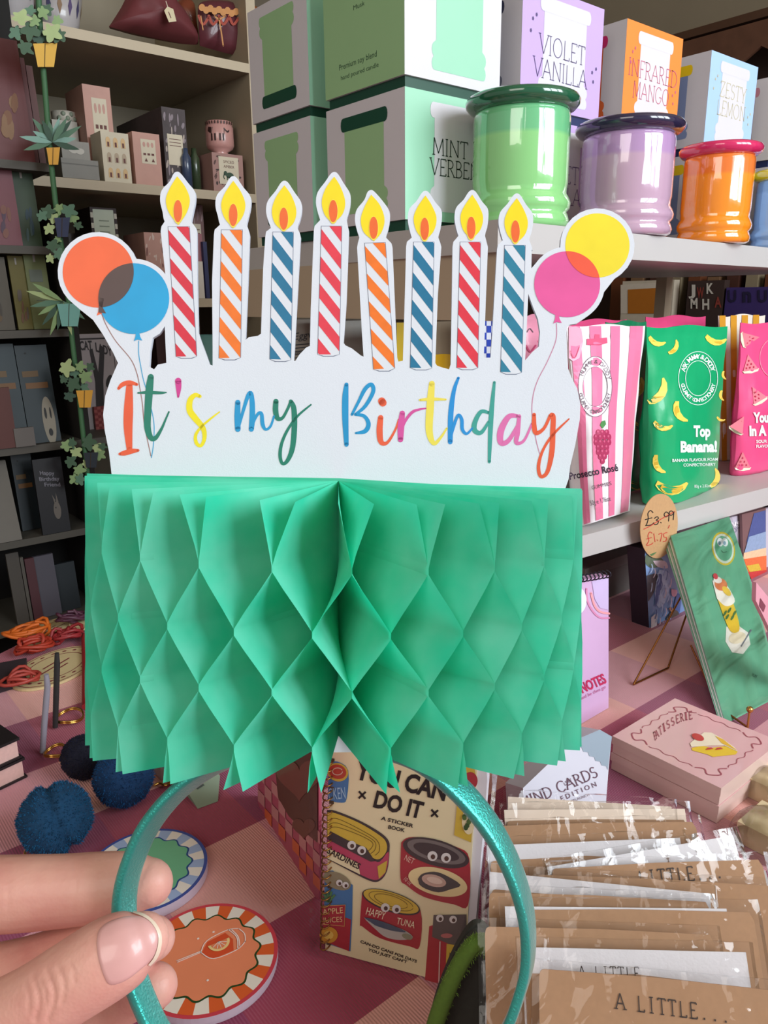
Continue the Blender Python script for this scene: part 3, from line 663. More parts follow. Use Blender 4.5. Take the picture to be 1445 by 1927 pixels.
# ================================================================ POUCHES ON THE LOWER SHELF
def pouch(TL, TR, BR, BL, y, th, m, name, label, group=None, wav=.0012, zb=.9005):
    P = [on(1, y, *p) for p in (TL, TR, BR, BL)]
    dz = zb - min(P[2].z, P[3].z)
    def uv(px, py):
        u = .5
        for _ in range(3):
            yt = TL[1] + (TR[1] - TL[1]) * u; yb = BL[1] + (BR[1] - BL[1]) * u; v = (py - yt) / (yb - yt)
            xl = TL[0] + (BL[0] - TL[0]) * v; xr = TR[0] + (BR[0] - TR[0]) * v; u = (px - xl) / (xr - xl)
        return u, v
    def shape(u, v):
        u = min(1, max(0, u)); v = min(1, max(0, v))
        return th * (max(0, math.sin(math.pi * u)) ** .7) * min(1, (max(0, v - .06) / .5)) ** .8 * (1 if v < .93 else .85 + .15 * (1 - v) / .07)
    def f(px, py, w=0.0):
        u, v = uv(px, py); q = on(1, y, px, py)
        n_ = noise.noise(V((q.x * 45, q.z * 30, y * 9))) * wav * 1.6 * min(1, 5 * min(u, 1 - u, .3) + .2)
        q = on(1, y - shape(u, v) - w + n_, px, py); q.z = max(q.z, zb); return q
    mb = MB(); NU, NV = 20, 34; rows = []
    for j in range(NV + 1):
        v = j / NV; row = []
        ins = .02 * math.sin(v * math.pi) + .006 * math.sin(v * 21 + y * 40)
        for i in range(NU + 1):
            u = ins + (1 - 2 * ins) * i / NU
            px = (TL[0] * (1 - u) + TR[0] * u) * (1 - v) + (BL[0] * (1 - u) + BR[0] * u) * v; py = (TL[1] * (1 - u) + TR[1] * u) * (1 - v) + (BL[1] * (1 - u) + BR[1] * u) * v
            row.append(f(px, py + (2.5 * math.sin(u * 9) if j == 0 else 0)))
        rows.append(row)
    mb.grid(rows, m)
    back = [[V((q.x, y + (y - q.y) * .8 + .001, q.z)) for q in r] for r in rows]; mb.grid(back, m)
    for a, c in ((rows[0], back[0]), (rows[-1], back[-1]), ([r[0] for r in rows], [r[0] for r in back]), ([r[-1] for r in rows], [r[-1] for r in back])): mb.grid([a, c], m)
    return mb, f, uv
def banana(mb, f, x, y, rot, ln, m, w=.0006):
    a = math.radians(rot); P = []
    for t, o in [(-1, 0), (-.8, .14), (-.4, .26), (0, .3), (.4, .26), (.8, .12), (1, -.06), (.88, -.1), (.5, .0), (0, .03), (-.45, -.03), (-.85, -.14)]:
        X, Y = t * ln / 2, (o - .1) * ln; P.append((x + X * math.cos(a) - Y * math.sin(a), y + X * math.sin(a) + Y * math.cos(a)))
    mb.poly(f, P, m, w)
z6 = lambda f: (lambda x, y, w=0.0: f(945 + x / 2.89, 480 + y / 2.89, w))
GP = 'sweet pouches on the lower shelf'
def bananas(mb, g, lst):
    mY = mat('#f2d65c', .4, .08, 200); mI = mat('#d9b43a', .4)
    for x, y, r, l in lst: banana(mb, g, x, y, r, l, mY); 
    for x, y, r, l in lst: banana(mb, g, x, y + l * .05, r, l * .7, mI, .0005)
def ring(mb, g, cx, cy, rx, ry, m, wd=3, w=.0007): mb.stroke(g, ell(cx, cy, rx, ry, 48) + [(cx + rx, cy)], m, w, 1, wd)
def crimp(mb, g, x0, y0, x1, y1, m, n=6, w=.0005):
    for i in range(n): mb.stroke(g, [(x0, y0 + i * 5), (x1, y1 + i * 5)], m, w, 1, 1.6)
M_pg = mat('#0fa86c', .3, .05, 60, coat=.25, bump=.25, bscale=60)
# rear pouches first
M_pk = mat('#ec4f86', .35, .05, 60, coat=.3, bump=.2, bscale=60)
for (a, b_, c_, d_, yy, mm, lab, gr) in [
        ((1060,604),(1180,600),(1165,900),(1080,905),.66,M_pk,'hot pink pouch whose top edge shows behind the green and striped pouches',GP),
        ((1215,596),(1328,594),(1315,890),(1215,900),.70,M_pk,'hot pink pouch standing behind the banana pouch',GP)]:
    mb, f, uv = pouch(a, b_, c_, d_, yy, .012, mm, '', ''); tag(mb.build('sweet_pouch'), lab, 'sweets', gr)
mb, f, uv = pouch((1140,606),(1216,604),(1226,915),(1150,935), .60, .014, mat('#0c7a50', .4, .05, 60, coat=.2), '', '')
bananas(mb, z6(f), [(745,730,-60,130),(740,930,30,130),(735,1250,5,140),(790,850,-80,80)]); tag(mb.build('sweet_pouch'), 'dark green banana pouch standing in the gap between the striped and the banana pouches', 'sweets', GP)
mb, f, uv = pouch((1352,594),(1440,592),(1432,880),(1357,893), .63, .014, mat('#efe6d8', .4, .04), '', '')
for u0 in (.02, .26, .5, .74):
    for k in range(12):
        v0, v1 = k / 12, (k + 1) / 12; q = lambda u, v: ((1352 * (1 - u) + 1440 * u) * (1 - v) + (1357 * (1 - u) + 1432 * u) * v, (594 * (1 - u) + 592 * u) * (1 - v) + (893 * (1 - u) + 880 * u) * v)
        mb.poly(f, [q(u0, v0), q(u0 + .13, v0), q(u0 + .13, v1), q(u0, v1)], mat('#d99a2e', .4), .0006)
tag(mb.build('sweet_pouch'), 'white pouch with golden orange stripes, behind the pink watermelon pouch', 'sweets', GP)
# striped prosecco pouch
PT = ((1066,612),(1214,612),(1184,962),(1096,990))
mb, f, uv = pouch(*PT, .545, .022, mat('#f3eef2', .35, .03, 60, coat=.25, bump=.2, bscale=60), '', '')
def pq(u, v): return ((PT[0][0]*(1-u)+PT[1][0]*u)*(1-v)+(PT[3][0]*(1-u)+PT[2][0]*u)*v, (PT[0][1]*(1-u)+PT[1][1]*u)*(1-v)+(PT[3][1]*(1-u)+PT[2][1]*u)*v)
mS = mat('#ef7fa6', .35, .04, 60, coat=.25)
for a, b_ in ((.03,.17),(.29,.44),(.56,.68),(.81,.975)):
    for k in range(30):
        v0, v1 = .004 + k / 30 * .99, .004 + (k + 1) / 30 * .99
        s0 = .02 * math.sin(v0 * 5 + a * 3) * math.sin(math.pi * v0); s1 = .02 * math.sin(v1 * 5 + a * 3) * math.sin(math.pi * v1)
        for h0, h1 in ((0, .5), (.5, 1)):
            mb.poly(f, [pq(a + (b_-a)*h0 + s0, v0), pq(a + (b_-a)*h1 + s0, v0), pq(a + (b_-a)*h1 + s1, v1), pq(a + (b_-a)*h0 + s1, v1)], mS, .0006)
g = z6(f); mI = mat('#6b5a66', .5); mPk = mat('#f29bb8', .4)
mb.poly(g, [(460,455),(500,455),(503,430),(530,432),(530,452),(570,448),(572,478),(530,490),(460,488)], mat('#d9597f', .4), .0010)
ring(mb, g, 505, 715, 92, 165, mI); ring(mb, g, 505, 715, 68, 108, mI)
mb.poly(g, ell(505, 715, 90, 163, 30), mat('#f3eef2', .35), .0008, [ell(505, 715, 69, 109, 30)]); 
arctext(mb, g, 'MUMMY & DADDY', 505, 715, 80, 137, 205, 345, 22, mI, .0011); arctext(mb, g, 'GOURMET CONFECTIONERY', 505, 715, 80, 137, 165, 15, 20, mI, .0011, flip=True)
mG = mat('#b23a62', .3, .05); mG2 = mat('#d9658a', .3)
for k, (n_, y_) in enumerate(((3, 965), (4, 990), (4, 1018), (3, 1045), (3, 1070), (2, 1095), (1, 1120))):
    for i in range(n_): mb.poly(g, ell(546 + (i - (n_ - 1) / 2) * 23, y_, 13, 18, 12), mG, .0010 + .00003 * (i % 2)); mb.poly(g, ell(543 + (i - (n_ - 1) / 2) * 23, y_ - 5, 5, 7, 8), mG2, .0012)
mb.poly(g, [(545,945),(532,925),(540,905),(560,898),(565,920)], mat('#4a8a4a', .5), .0011)
serif_i = mat('#2f2236', .5)
text(mb, g, 'Prosecco Rosé', (368,1222), (632,1172), 38, serif_i, .0010, off=.02); text(mb, g, 'GUMMIES', (488,1275), (596,1250), 20, mI, .0010); text(mb, g, '50g e 1.76oz', (480,1362), (592,1335), 26, mI, .0010)
mb.poly(g, [(362,392),(400,388),(430,400),(440,470),(420,560),(385,578),(362,560)], mat('#f2a8c0', .4), .0011); mb.stroke(g, [(375,420),(400,410),(425,430)], mI, .0013, 4, 2); mb.stroke(g, [(370,520),(395,560),(420,500)], mat('#d9597f'), .0013, 4, 3)
tag(mb.build('sweet_pouch'), 'pink and white striped pouch of prosecco rosé gummies with printed grapes', 'sweets', GP)
# green banana pouch
mb, f, uv = pouch((1217,615),(1369,613),(1349,943),(1216,948), .548, .024, M_pg, '', '')
g = z6(f); bananas(mb, g, [(838,475,20,100),(938,505,-60,90),(1160,468,10,120),(858,750,-58,165),(960,858,62,130),(872,935,12,110),(845,1143,62,115),(922,1270,0,180),(1187,895,20,50),(1190,765,80,60),(1203,655,75,50),(1163,1215,-75,110)])
mW = mat('#e8f4ee', .5, .02)
ring(mb, g, 1065, 670, 106, 145, mW); ring(mb, g, 1065, 670, 68, 95, mW)
arctext(mb, g, 'ASK MUMMY & DADDY', 1065, 670, 87, 119, 200, 340, 24, mW, .0008, off=.02); arctext(mb, g, 'GOURMET CONFECTIONERY', 1065, 670, 87, 119, 165, 15, 20, mW, .0008, flip=True, off=.02)
text(mb, g, 'Top', (1040,985), (1132,985), 56, mW, .0008, off=.05); text(mb, g, 'Banana!', (970,1070), (1168,1068), 56, mW, .0008, off=.05)
text(mb, g, 'BANANA FLAVOUR FOAM', (925,1125), (1172,1118), 16, mW, .0008, off=.02); text(mb, g, 'CONFECTIONERY', (985,1150), (1160,1146), 16, mW, .0008, off=.02); text(mb, g, '80g e 2.82oz', (1045,1265), (1135,1262), 16, mW, .0008)
tag(mb.build('sweet_pouch'), 'bright green pouch reading Top Banana! with printed bananas', 'sweets', GP)
# watermelon pouch
mb, f, uv = pouch((1394,607),(1535,607),(1520,895),(1379,905), .56, .022, M_pk, '', '')
g = z6(f); mR = mat('#c2284e', .4); mLg = mat('#dfe8c8', .4)
for x_, y_, r_ in ((1350,455,80),(1345,590,-10),(1385,760,-30),(1290,920,30),(1308,1120,0)):
    a = math.radians(r_); tr = [(-42, 38), (42, 38), (0, -50)]
    rot = lambda P: [(x_ + p * math.cos(a) - q * math.sin(a), y_ + p * math.sin(a) + q * math.cos(a)) for p, q in P]
    mb.poly(g, rot([(-46, 34), (46, 34), (38, 48), (0, 54), (-38, 48)]), mLg, .0008); mb.poly(g, rot(tr), mat('#e8808f', .4), .0009)
    for p, q in ((-20, 22), (0, 22), (20, 22), (-10, 4), (10, 4), (0, -16)): mb.poly(g, rot(ell(p, q, 3.5, 6, 6)), mR, .0011)
text(mb, g, "You're", (1366,910), (1500,906), 52, mW, .0009, off=.05); text(mb, g, 'In A Melon', (1345,982), (1580,976), 52, mW, .0009, off=.05); text(mb, g, 'SOUR', (1382,1022), (1440,1020), 16, mW, .0009, off=.02); text(mb, g, 'FLAVOUR', (1382,1048), (1470,1046), 16, mW, .0009, off=.02)
ring(mb, g, 1490, 560, 90, 110, mat('#f08aa6', .4), 4)
tag(mb.build('sweet_pouch'), 'hot pink pouch printed with watermelon slices, cut by the right edge', 'sweets', GP)
# small smiling pouch seen through the gap beside the last candle
mb, f, uv = pouch((975,595),(1030,592),(1035,690),(975,700), .66, .01, mat('#f29bb4', .4, .04, 60, coat=.2), '', '', zb=1)
mb.stroke(f, [(990,650),(998,662),(1008,650)], mat('#d24a78'), .0008, 4, 3); mb.stroke(f, [(992,625),(997,618),(1003,625)], mI, .0008, 4, 1.5); mb.poly(f, [(988,682),(1012,640),(1014,668)], mat('#e2557c'), .0006)
o = tag(mb.build('sweet_pouch'), 'small pale pink pouch glimpsed between the last candle and the pink balloon', 'sweets')
# things seen through the candle gaps, standing on the lower shelf
def upright(a, b_, pyb, pyt, y, m, name, label, cat, dpt=.02, z=.9005, group=None, deco=None, top=None):
    A = on(1, y, a, pyb); B = on(1, y, b_, pyb); t = on(1, y, (a + b_) / 2, pyt).z
    mb = MB(); mb.box(A.x, B.x, y, y + dpt, z, t, m, mt=top)
    if deco: deco(mb, lambda px, py, w=0.0: on(1, y, px, py) - V((0, w, 0)))
    return tag(mb.build(name), label, cat, group)
def eggd(mb, f):
    k = mat('#3b4048', .6); text(mb, f, 'Eggw', (553,640), (592,634), 13, k, .0005, shear=.3)
    for i in range(6): mb.stroke(f, [(548 + i, 650 + i * 6), (590, 646 + i * 6)], k, .0005, 1, 1.6)
    text(mb, f, 'noodles', (546,668), (575,664), 6, k, .0006)
upright(520, 612, 760, 601, .92, mat('#a8a195', .6), 'printed_card', 'grey printed card reading Eggw, glimpsed between the third and fourth candles', 'card', deco=eggd)
upright(640, 700, 770, 603, .84, mat('#b7b6ae', .6), 'storage_box', 'pale grey box glimpsed between the fourth and fifth candles', 'box', .05)
def tind(mb, f):
    mb.poly(f, [(746,607),(760,607),(760,700),(746,700)], mat('#c2a414', .4), .0005); mb.poly(f, ell(835, 700, 60, 34, 24, 0, 180, 360), mat('#d8a820', .3, .05, coat=.5), .0006)
upright(742, 858, 770, 606, .72, mat('#8a7a62', .5), 'food_tin', 'brown and yellow tin glimpsed on both sides of the sixth candle', 'tin', .04, deco=tind)
def chk(mb, f):
    for i in range(3):
        for j in range(7):
            if (i + j) % 2 == 0: mb.poly(f, [(906 + i * 9, 600 + j * 13), (915 + i * 9, 600 + j * 13), (915 + i * 9, 613 + j * 13), (906 + i * 9, 613 + j * 13)], mat('#1d3fb0', .6), .0005)
upright(906, 933, 720, 597, .66, mat('#dfe3ee', .6), 'gingham_pouch', 'blue and white gingham packet glimpsed beside the eighth candle', 'packet', .015, deco=chk)

# price tag hung on the shelf edge
fp = plane(V((.9, .498, .9)), (.0, 1, .06))
mb = MB(); tagp = ell(1240, 990, 35, 61, 40, 6); mb.slab(fp, tagp, -.0008, 0, mat('#c49a6c', .7, .1, 300, bump=.2), mat('#a57f55'))
zt = lambda x, y, w=0.0: fp(1045 + x / 3.6125, 950 + y / 3.6125, w)
k = mat('#1c1613', .6); r_ = mat('#c8372d', .6)
for st in ([(662,52),(645,38),(628,58),(630,95),(618,135),(612,140),(650,136),(668,122)], [(610,100),(655,88)], [(672,92),(690,80),(700,92),(684,104),(700,112),(690,132),(672,134)], [(714,118),(718,122)],
           [(772,62),(752,48),(738,66),(750,82),(770,68),(772,60),(768,110)], [(804,52),(784,40),(772,58),(784,72),(802,58),(804,50),(800,100)]): mb.stroke(zt, st, k, .0003, 4, 6)
for st in ([(656,192),(640,185),(628,210),(634,245),(618,275),(650,268),(662,258)], [(618,232),(652,222)], [(668,196),(676,250)], [(690,238),(694,242)], [(702,200),(724,194),(712,248)], [(758,188),(736,196),(738,218),(754,222),(750,244),(732,250)], [(600,165),(650,140),(720,95),(810,45)], [(765,158),(775,140)]): mb.stroke(zt, st, r_, .0003, 4, 5)
tag(mb.build('price_tag'), 'oval kraft price tag handwritten in black and red, hung on the lower shelf edge', 'price tag')
# ================================================================ BACK CUBBY SHELVES
YC = 1.6; M_cb = mat('#a3967f', .65, .05, 7); M_ce = mat('#c0b096', .55, .04, 20)
cub = thing('wall_shelf_unit', (.6, 1.85, 0), 'built-in taupe cubby shelves along the back, filled with small gift boxes', 'shelf')
def pY(px, py, y=YC): return on(1, y, px, py)
XR = .957
for zt_ in (1.661, 1.401, 1.178, .93):
    b = MB(); b.box(-.15, XR, YC, 2.05, zt_ - .018, zt_, M_cb, mf=M_ce); b.build('shelf_board', cub)
b = MB(); b.box(-.15, XR + .02, 2.05, 2.07, 0, 2.3, mat('#9c917d', .8, .04, 6)); b.build('back_panel', cub)
b = MB(); b.box(XR, XR + .022, YC, 2.05, 0, 2.3, M_cb, mf=M_ce); b.build('side_panel', cub)
b = MB(); b.box(-.17, -.15, YC, 2.05, 0, 2.3, M_cb, mf=M_ce); b.build('side_panel', cub)
def gbox(a, b_, pb, pt, y, d_, m, name, label, cat, zb, deco=None, group=None, mt=None, ml=None):
    """box: front-face pixel columns a..b_, stands on height zb"""
    x0, x1 = pY(a, pb, y).x, pY(b_, pb, y).x; z1 = pY((a + b_) / 2, pt, y).z
    mb = MB(); mb.box(x0, x1, y, y + d_, zb, z1, m, mt=mt, ml=ml)
    if deco: deco(mb, faceF(x0, y, zb, x1 - x0, z1 - zb))
    return tag(mb.build(name), label, cat, group)
def R(mb, f, x0, y0, x1, y1, m, w=.0004): mb.poly(f, [(x0, y0), (x1, y0), (x1, y1), (x0, y1)], m, w)
M_pb = mat('#c99a8c', .6, .06, 60); M_cr = mat('#d8ccb4', .6, .04); M_br = mat('#6a3a34', .6); M_gold = mat('#a8875a', .4, .05, metal=.3)
def pinkwin(mb, f):
    R(mb, f, .28, .42, .82, .88, M_cr)
    for i in range(3): mb.poly(f, ell(.4 + i * .15, .78, .05, .05, 12), M_pb, .0007); R(mb, f, .35 + i * .15, .58, .45 + i * .15, .62, M_br, .0007)
    for i in range(2): mb.poly(f, [(.38 + i * .26, .46), (.5 + i * .26, .46), (.44 + i * .26, .53)], M_br, .0007)
def creamwin(mb, f):
    for j in range(3):
        for i in range(3):
            cx = .24 + i * .27; cy = .1 + j * .3; mb.poly(f, [(cx - .08, cy), (cx + .08, cy), (cx + .08, cy + .13)] + [(cx + .08 * math.cos(t), cy + .13 + .07 * math.sin(t)) for t in (.5, 1, 1.57, 2.1, 2.6)] + [(cx - .08, cy + .13)], M_gold if j != 1 else mat('#b9a48a'), .0005)
            R(mb, f, cx - .035, cy + .01, cx + .035, cy + .1, M_br, .0008)
G2 = 'gift boxes on the middle cubby shelf'; z2 = 1.4015; z3 = 1.1785; z1 = 1.6615
gbox(172, 222, 335, 164, 1.68, .10, M_pb, 'gift_box', 'tall narrow dusty pink gift box with a printed window panel, middle cubby shelf', 'box', z2, pinkwin, G2)
gbox(197, 248, 334, 250, 1.615, .055, M_cr, 'gift_box', 'short cream gift box printed with rows of little arched windows', 'box', z2, creamwin, G2)
gbox(256, 306, 339, 251, 1.615, .055, M_pb, 'gift_box', 'short dusty pink gift box beside the cream window-print box', 'box', z2, pinkwin, G2)
def pat(c1, c2, lab=None, seed=1):
    def f(mb, fr):
        r = random.Random(seed)
        for i in range(34): mb.poly(fr, ell(r.uniform(.06, .94), r.uniform(.04, .96), r.uniform(.03, .08), r.uniform(.015, .04), 9, r.uniform(0, 90)), mat(c1 if i % 2 else c2), .0003 + i * .00001)
        if lab: R(mb, fr, *lab, M_cr, .0009)
        if lab:
            for i in range(3): mb.stroke(fr, [(lab[0] + .08, lab[3] - .06 - i * .04), (lab[2] - .08, lab[3] - .06 - i * .04)], M_br, .0012, 1, .008)
    return f
gbox(314, 357, 341, 205, 1.63, .24, mat('#4a3f40', .6, .3, 60), 'gift_box', 'large dark patterned gift box with a cream label, lengthwise into the cubby', 'box', z2, pat('#8d7f86', '#b5a59c', (.15, .3, .8, .68), 4), G2)
gbox(118, 187, 330, 300, 1.60, .08, mat('#8f8c85', .6), 'gift_box', 'flat grey lidded gift box, lower of two, left end of the middle shelf', 'box', z2, lambda mb, f: R(mb, f, 0, .7, 1, .76, mat('#6f6c66')), G2)
gbox(118, 170, 300, 266, 1.605, .06, mat('#9a968e', .6), 'gift_box', 'small grey gift box with a bow, stacked on the flat grey box', 'box', pY(150, 300, 1.6).z + .0005, lambda mb, f: [mb.poly(f, ell(.4, .5, .16, .2, 12, 20), mat('#c4bfb4'), .0006), mb.poly(f, ell(.66, .45, .14, .18, 12, -20), mat('#c4bfb4'), .0007)], G2)
def tube_thing(px, w_, pb, pt, y, m, name, label, cat, zb, prof=None, mcap=None, group=None):
    C = pY(px, pb, y); z_1 = pY(px, pt, y).z; r = w_ / 2 * (C - CAM).dot(FWD) / F; H_ = z_1 - zb
    mb = MB(); mb.lathe(V((C.x, y, zb)), [(a * r, b_ * H_) for a, b_ in (prof or [(0, 0), (1, 0), (1, 1), (0, 1)])], m, 28); return mb, V((C.x, y, zb)), r, H_
mb, C, r, H_ = tube_thing(125, 44, 265, 213, 1.75, mat('#cfc8ba', .5), '', '', '', z2 + .125)
mb.box(C.x - .035, C.x + .015, 1.72, 1.79, z2 + .0005, z2 + .124, mat('#b8b2a6')); 
for i in range(6): mb.sphere(C + V((r * .9 * math.cos(4.0 + i * .35), r * .9 * math.sin(4.0 + i * .35), H_ * (.3 + .4 * (i % 2)))), r * .22, mat('#8f9a86'), 8, 6)
tag(mb.build('patterned_tin'), 'round white tin with a grey leaf pattern behind the grey gift boxes', 'tin')
for px, c, lab in ((353, '#3c4a66', 'small dark blue faceted bottle beside the patterned gift box'), (369, '#3b4a34', 'small dark green bottle beside the dark blue one')):
    mb, C, r, H_ = tube_thing(px, 19, 346, 280, 1.625 if px < 360 else 1.66, mat(c, .25, .1, coat=.5), '', '', '', z2, [(0, 0), (1, 0), (1, .78), (.55, .88), (.5, 1), (0, 1)]); tag(mb.build('bottle'), lab, 'bottle', 'small bottles on the middle cubby shelf')
def leop(mb, f):
    pat('#3a2422', '#5a3a34', None, 9)(mb, f); R(mb, f, .2, .22, .84, .92, M_cr, .0009)
    text(mb, f, 'SPICED', (.35, .76), (.7, .76), .07, M_br, .0012, up=(0, 1)); text(mb, f, 'AMBER', (.35, .64), (.7, .64), .07, M_br, .0012, up=(0, 1))
    e = mat('#2f4a34'); mb.poly(f, ell(.54, .45, .13, .08, 14), e, .0012); mb.poly(f, ell(.4, .5, .06, .06, 10), e, .0013); mb.stroke(f, [(.36, .48), (.33, .4), (.36, .36)], e, .0013, 3, .03)
    for x_ in (.45, .52, .58, .64): mb.stroke(f, [(x_, .42), (x_, .33)], e, .0012, 1, .035)
gbox(402, 459, 348, 290, 1.62, .12, mat('#a98078', .6, .05), 'gift_box', 'animal-print gift box with a cream elephant label, under the pink candle pot', 'box', z2, leop, G2)
zc = pY(430, 290, 1.62).z + .0006
mb, C, r, H_ = tube_thing(415, 52, 289, 230, 1.665, mat('#c9958e', .3, .05, coat=.6), '', '', '', zc, [(0, 0), (.6, 0), (.62, .06), (.5, .12), (.9, .22), (1, .32), (1, .82), (.94, .86), (.96, .97), (.86, 1), (.8, .93), (0, .9)])
fC = lambda u, v, w=0.0: C + V(((r + .0005 + w) * math.cos(u), (r + .0005 + w) * math.sin(u), v * H_))
lp = mat('#38201d', .5); c0 = 4.1
mb.poly(fC, [(c0 - .5, .56), (c0 + .45, .56), (c0 + .5, .76), (c0 - .4, .78)], lp, 0)
for a in (-.45, -.2, .15, .38): mb.poly(fC, [(c0 + a - .06, .4), (c0 + a + .06, .4), (c0 + a + .06, .6), (c0 + a - .06, .6)], lp, .0001)
mb.poly(fC, [(c0 - .8, .68), (c0 - .5, .6), (c0 - .45, .78), (c0 - .7, .8)], lp, .0001); mb.stroke(fC, [(c0 + .45, .74), (c0 + .7, .66), (c0 + .85, .7)], lp, .0001, 3, .05)
for i in range(12): a = c0 - 1.3 + i * .22; mb.poly(fC, [(a, .88), (a + .09, .88), (a + .09, .96), (a, .96)], lp, .0001)
tag(mb.build('candle_pot'), 'pink candle pot with a striding dark animal, standing on the elephant-label box', 'candle')
# top shelf: handbag and cake-print pouches
mb = MB(); M_bag = mat('#6b2f33', .6, .12, 25, bump=.4, bscale=40)
fY = lambda y: (lambda px, py, w=0.0: on(1, y - w, px, py))
def puffy(outl, y, th, m, zb=None, rings=8):
    mb = MB(); cx = sum(p[0] for p in outl) / len(outl); cy = sum(p[1] for p in outl) / len(outl)
    for sg in (1, -1):
        rows = []
        for k in range(rings + 1):
            t = k / rings; h = th * math.sqrt(max(0, 1 - t ** 2.2)) * sg
            row = []
            for p in outl:
                q = on(1, y, cx + (p[0] - cx) * t, cy + (p[1] - cy) * t); q = q - V((0, h * (1 + .18 * noise.noise(q * 28)), 0))
                if zb: q.z = max(q.z, zb)
                row.append(q)
            rows.append(row)
        mb.grid(rows, m, True, closeu=True)
    return mb
bag = puffy(cr([(205,50),(213,38),(228,14),(240,-8),(262,-30),(300,-34),(330,8),(352,36),(373,78),(358,84),(300,74),(240,60)], 3), 1.68, .05, M_bag, z1)
bo = bag.build('handbag'); tag(bo, 'slouched maroon leather bag lying on the top cubby shelf', 'bag')
mb = MB(); fq = fY(1.61); mb.slab(fq, [(309,20),(315,12),(326,17),(332,40),(318,42)], -.0015, 0, mat('#d9cba8', .7)); mb.stroke(fq, [(317,22),(322,34)], M_br, .0004, 1, 1.5); mb.stroke(fq, [(316,14),(312,2)], M_cr, .0002, 1, 1.2); mb.build('swing_tag', bo, 'cream paper swing tag')
def cake_pouch(outl, y, base, extra, label):
    mb = puffy(cr(outl, 3), y, .028, mat(base, .4, .15, 40, coat=.3), z1); extra(mb, fY(y - .032)); tag(mb.build('printed_pouch'), label, 'pouch', 'cake-print pouches on the top cubby shelf')
M_ic = mat('#c88a4e', .5, .1); M_ch = mat('#5a2430', .4)
cake_pouch([(330,8),(345,-4),(362,6),(366,50),(370,82),(352,70),(338,40)], 1.73, '#7a3a24', lambda mb, f: [mb.stroke(f, [(338, 20 + i * 13), (350, 30 + i * 13), (362, 46 + i * 13)], M_ic, .001, 4, 5) for i in range(3)], 'brown cake-print pouch directly beside the maroon bag')
def c2_(mb, f):
    for i in range(9): mb.poly(f, ell(380 + i * 8, 14 + (i % 2) * 4 + i * 1.0, 6, 7, 10), M_ic, .001 + .0001 * (i % 2))
    for i in range(4): mb.stroke(f, [(374 + i * 19, 30), (382 + i * 19, 46), (392 + i * 19, 34)], mat('#a3402e'), .001, 4, 5)
    mb.stroke(f, [(412,35),(416,58),(420,86)], M_ic, .0014, 4, 2.5); mb.stroke(f, [(404,30),(412,36),(424,30)], M_ic, .0014, 4, 3); mb.stroke(f, [(378,30),(382,56)], M_ic, .0014, 4, 2)
cake_pouch([(372,22),(376,6),(400,0),(440,4),(452,22),(455,60),(452,102),(410,96),(376,86)], 1.665, '#5f2a33', c2_, 'dark berry cake-print pouch tied with a printed bow')
cake_pouch([(457,12),(466,6),(488,20),(492,40),(490,104),(455,102)], 1.655, '#9a5a24', lambda mb, f: [mb.stroke(f, [(460, 36 + i * 18), (474, 44 + i * 18), (486, 58 + i * 18)], M_ic, .001, 4, 6) for i in range(4)] + [mb.poly(f, ell(470, 18, 12, 8, 12), mat('#8a2f2a'), .001)], 'orange-brown layered cake-print pouch at the right end of the top shelf')
for px, y, lab in ((108, 1.70, 'patterned white bowl on the top shelf, right behind the garland'), (22, 1.66, 'patterned white bowl at the left end of the top shelf')):
    C = pY(px, 30, y); C.z = z1; mb = MB(); rr = .048
    mb.lathe(C, [(0, 0), (rr * .5, 0), (rr * .55, .006), (rr * .8, .03), (rr * 1, .075), (rr * .96, .075), (rr * .7, .03), (0, .012)], mat('#b9b3b4', .3, .05, coat=.4), 32)
    fB = lambda u, v, w=0.0: C + V(((rr * (.8 + .2 * v) + .0008) * math.cos(u), (rr * (.8 + .2 * v) + .0008) * math.sin(u), .03 + .045 * v))
    for i in range(14): a = i * .45; mb.poly(fB, [(a, .15), (a + .12, .5), (a + .02, .9), (a - .08, .5)], mat(('#4a4668', '#8a6a4a', '#5a4a72')[i % 3]), 0)
    tag(mb.build('bowl'), lab, 'bowl')
# third shelf
def wlab(mb, f):
    for j in range(9):
        for i in (0, 1): R(mb, f, .0 + i * .9, j / 9, .05 + i * .9 + .05, j / 9 + .055, mat('#c9c2b0'), .0003)
    R(mb, f, .1, .02, .88, .98, mat('#c6cdb8', .6), .0006)
    for j in range(7): mb.stroke(f, [(.3, .86 - j * .06), (.68, .86 - j * .06)], mat('#7f8a74'), .0009, 1, .012)
G3 = 'gift boxes on the lower cubby shelves'
gbox(186, 234, 560, 392, 1.66, .10, mat('#33201f', .6), 'gift_box', 'tall box with checkered edge and pale green text panel, above the orange balloon', 'box', z3, wlab, G3)
gbox(128, 190, 560, 440, 1.79, .06, mat('#a9a8ac', .6), 'gift_box', 'pale grey box behind the orange balloon', 'box', z3, None, G3)
gbox(281, 316, 560, 438, 1.63, .11, M_pb, 'gift_box', 'pink patterned gift box just left of the first candle', 'box', z3, pat('#8a5a54', '#e0c8bc', None, 12), G3)
gbox(362, 393, 565, 386, 1.69, .07, mat('#7a5a58', .6), 'gift_box', 'tall mauve box with pale label seen between the first two candles', 'box', z3, pat('#a98f90', '#8a6a70', (.1, .35, .8, .8), 3), G3)
gbox(376, 388, 565, 440, 1.61, .06, mat('#a06a70', .6), 'gift_box', 'thin rose box between the first two candles', 'box', z3, None, G3)
gbox(371, 386, 565, 492, 1.602, .006, mat('#d8cfc2', .6), 'printed_card', 'cream card leaning between the first two candles', 'card', z3, None, G3)
gbox(389, 396, 565, 455, 1.60, .05, mat('#2a2f5a', .5), 'gift_box', 'narrow navy box beside the second candle', 'box', z3, None, G3)
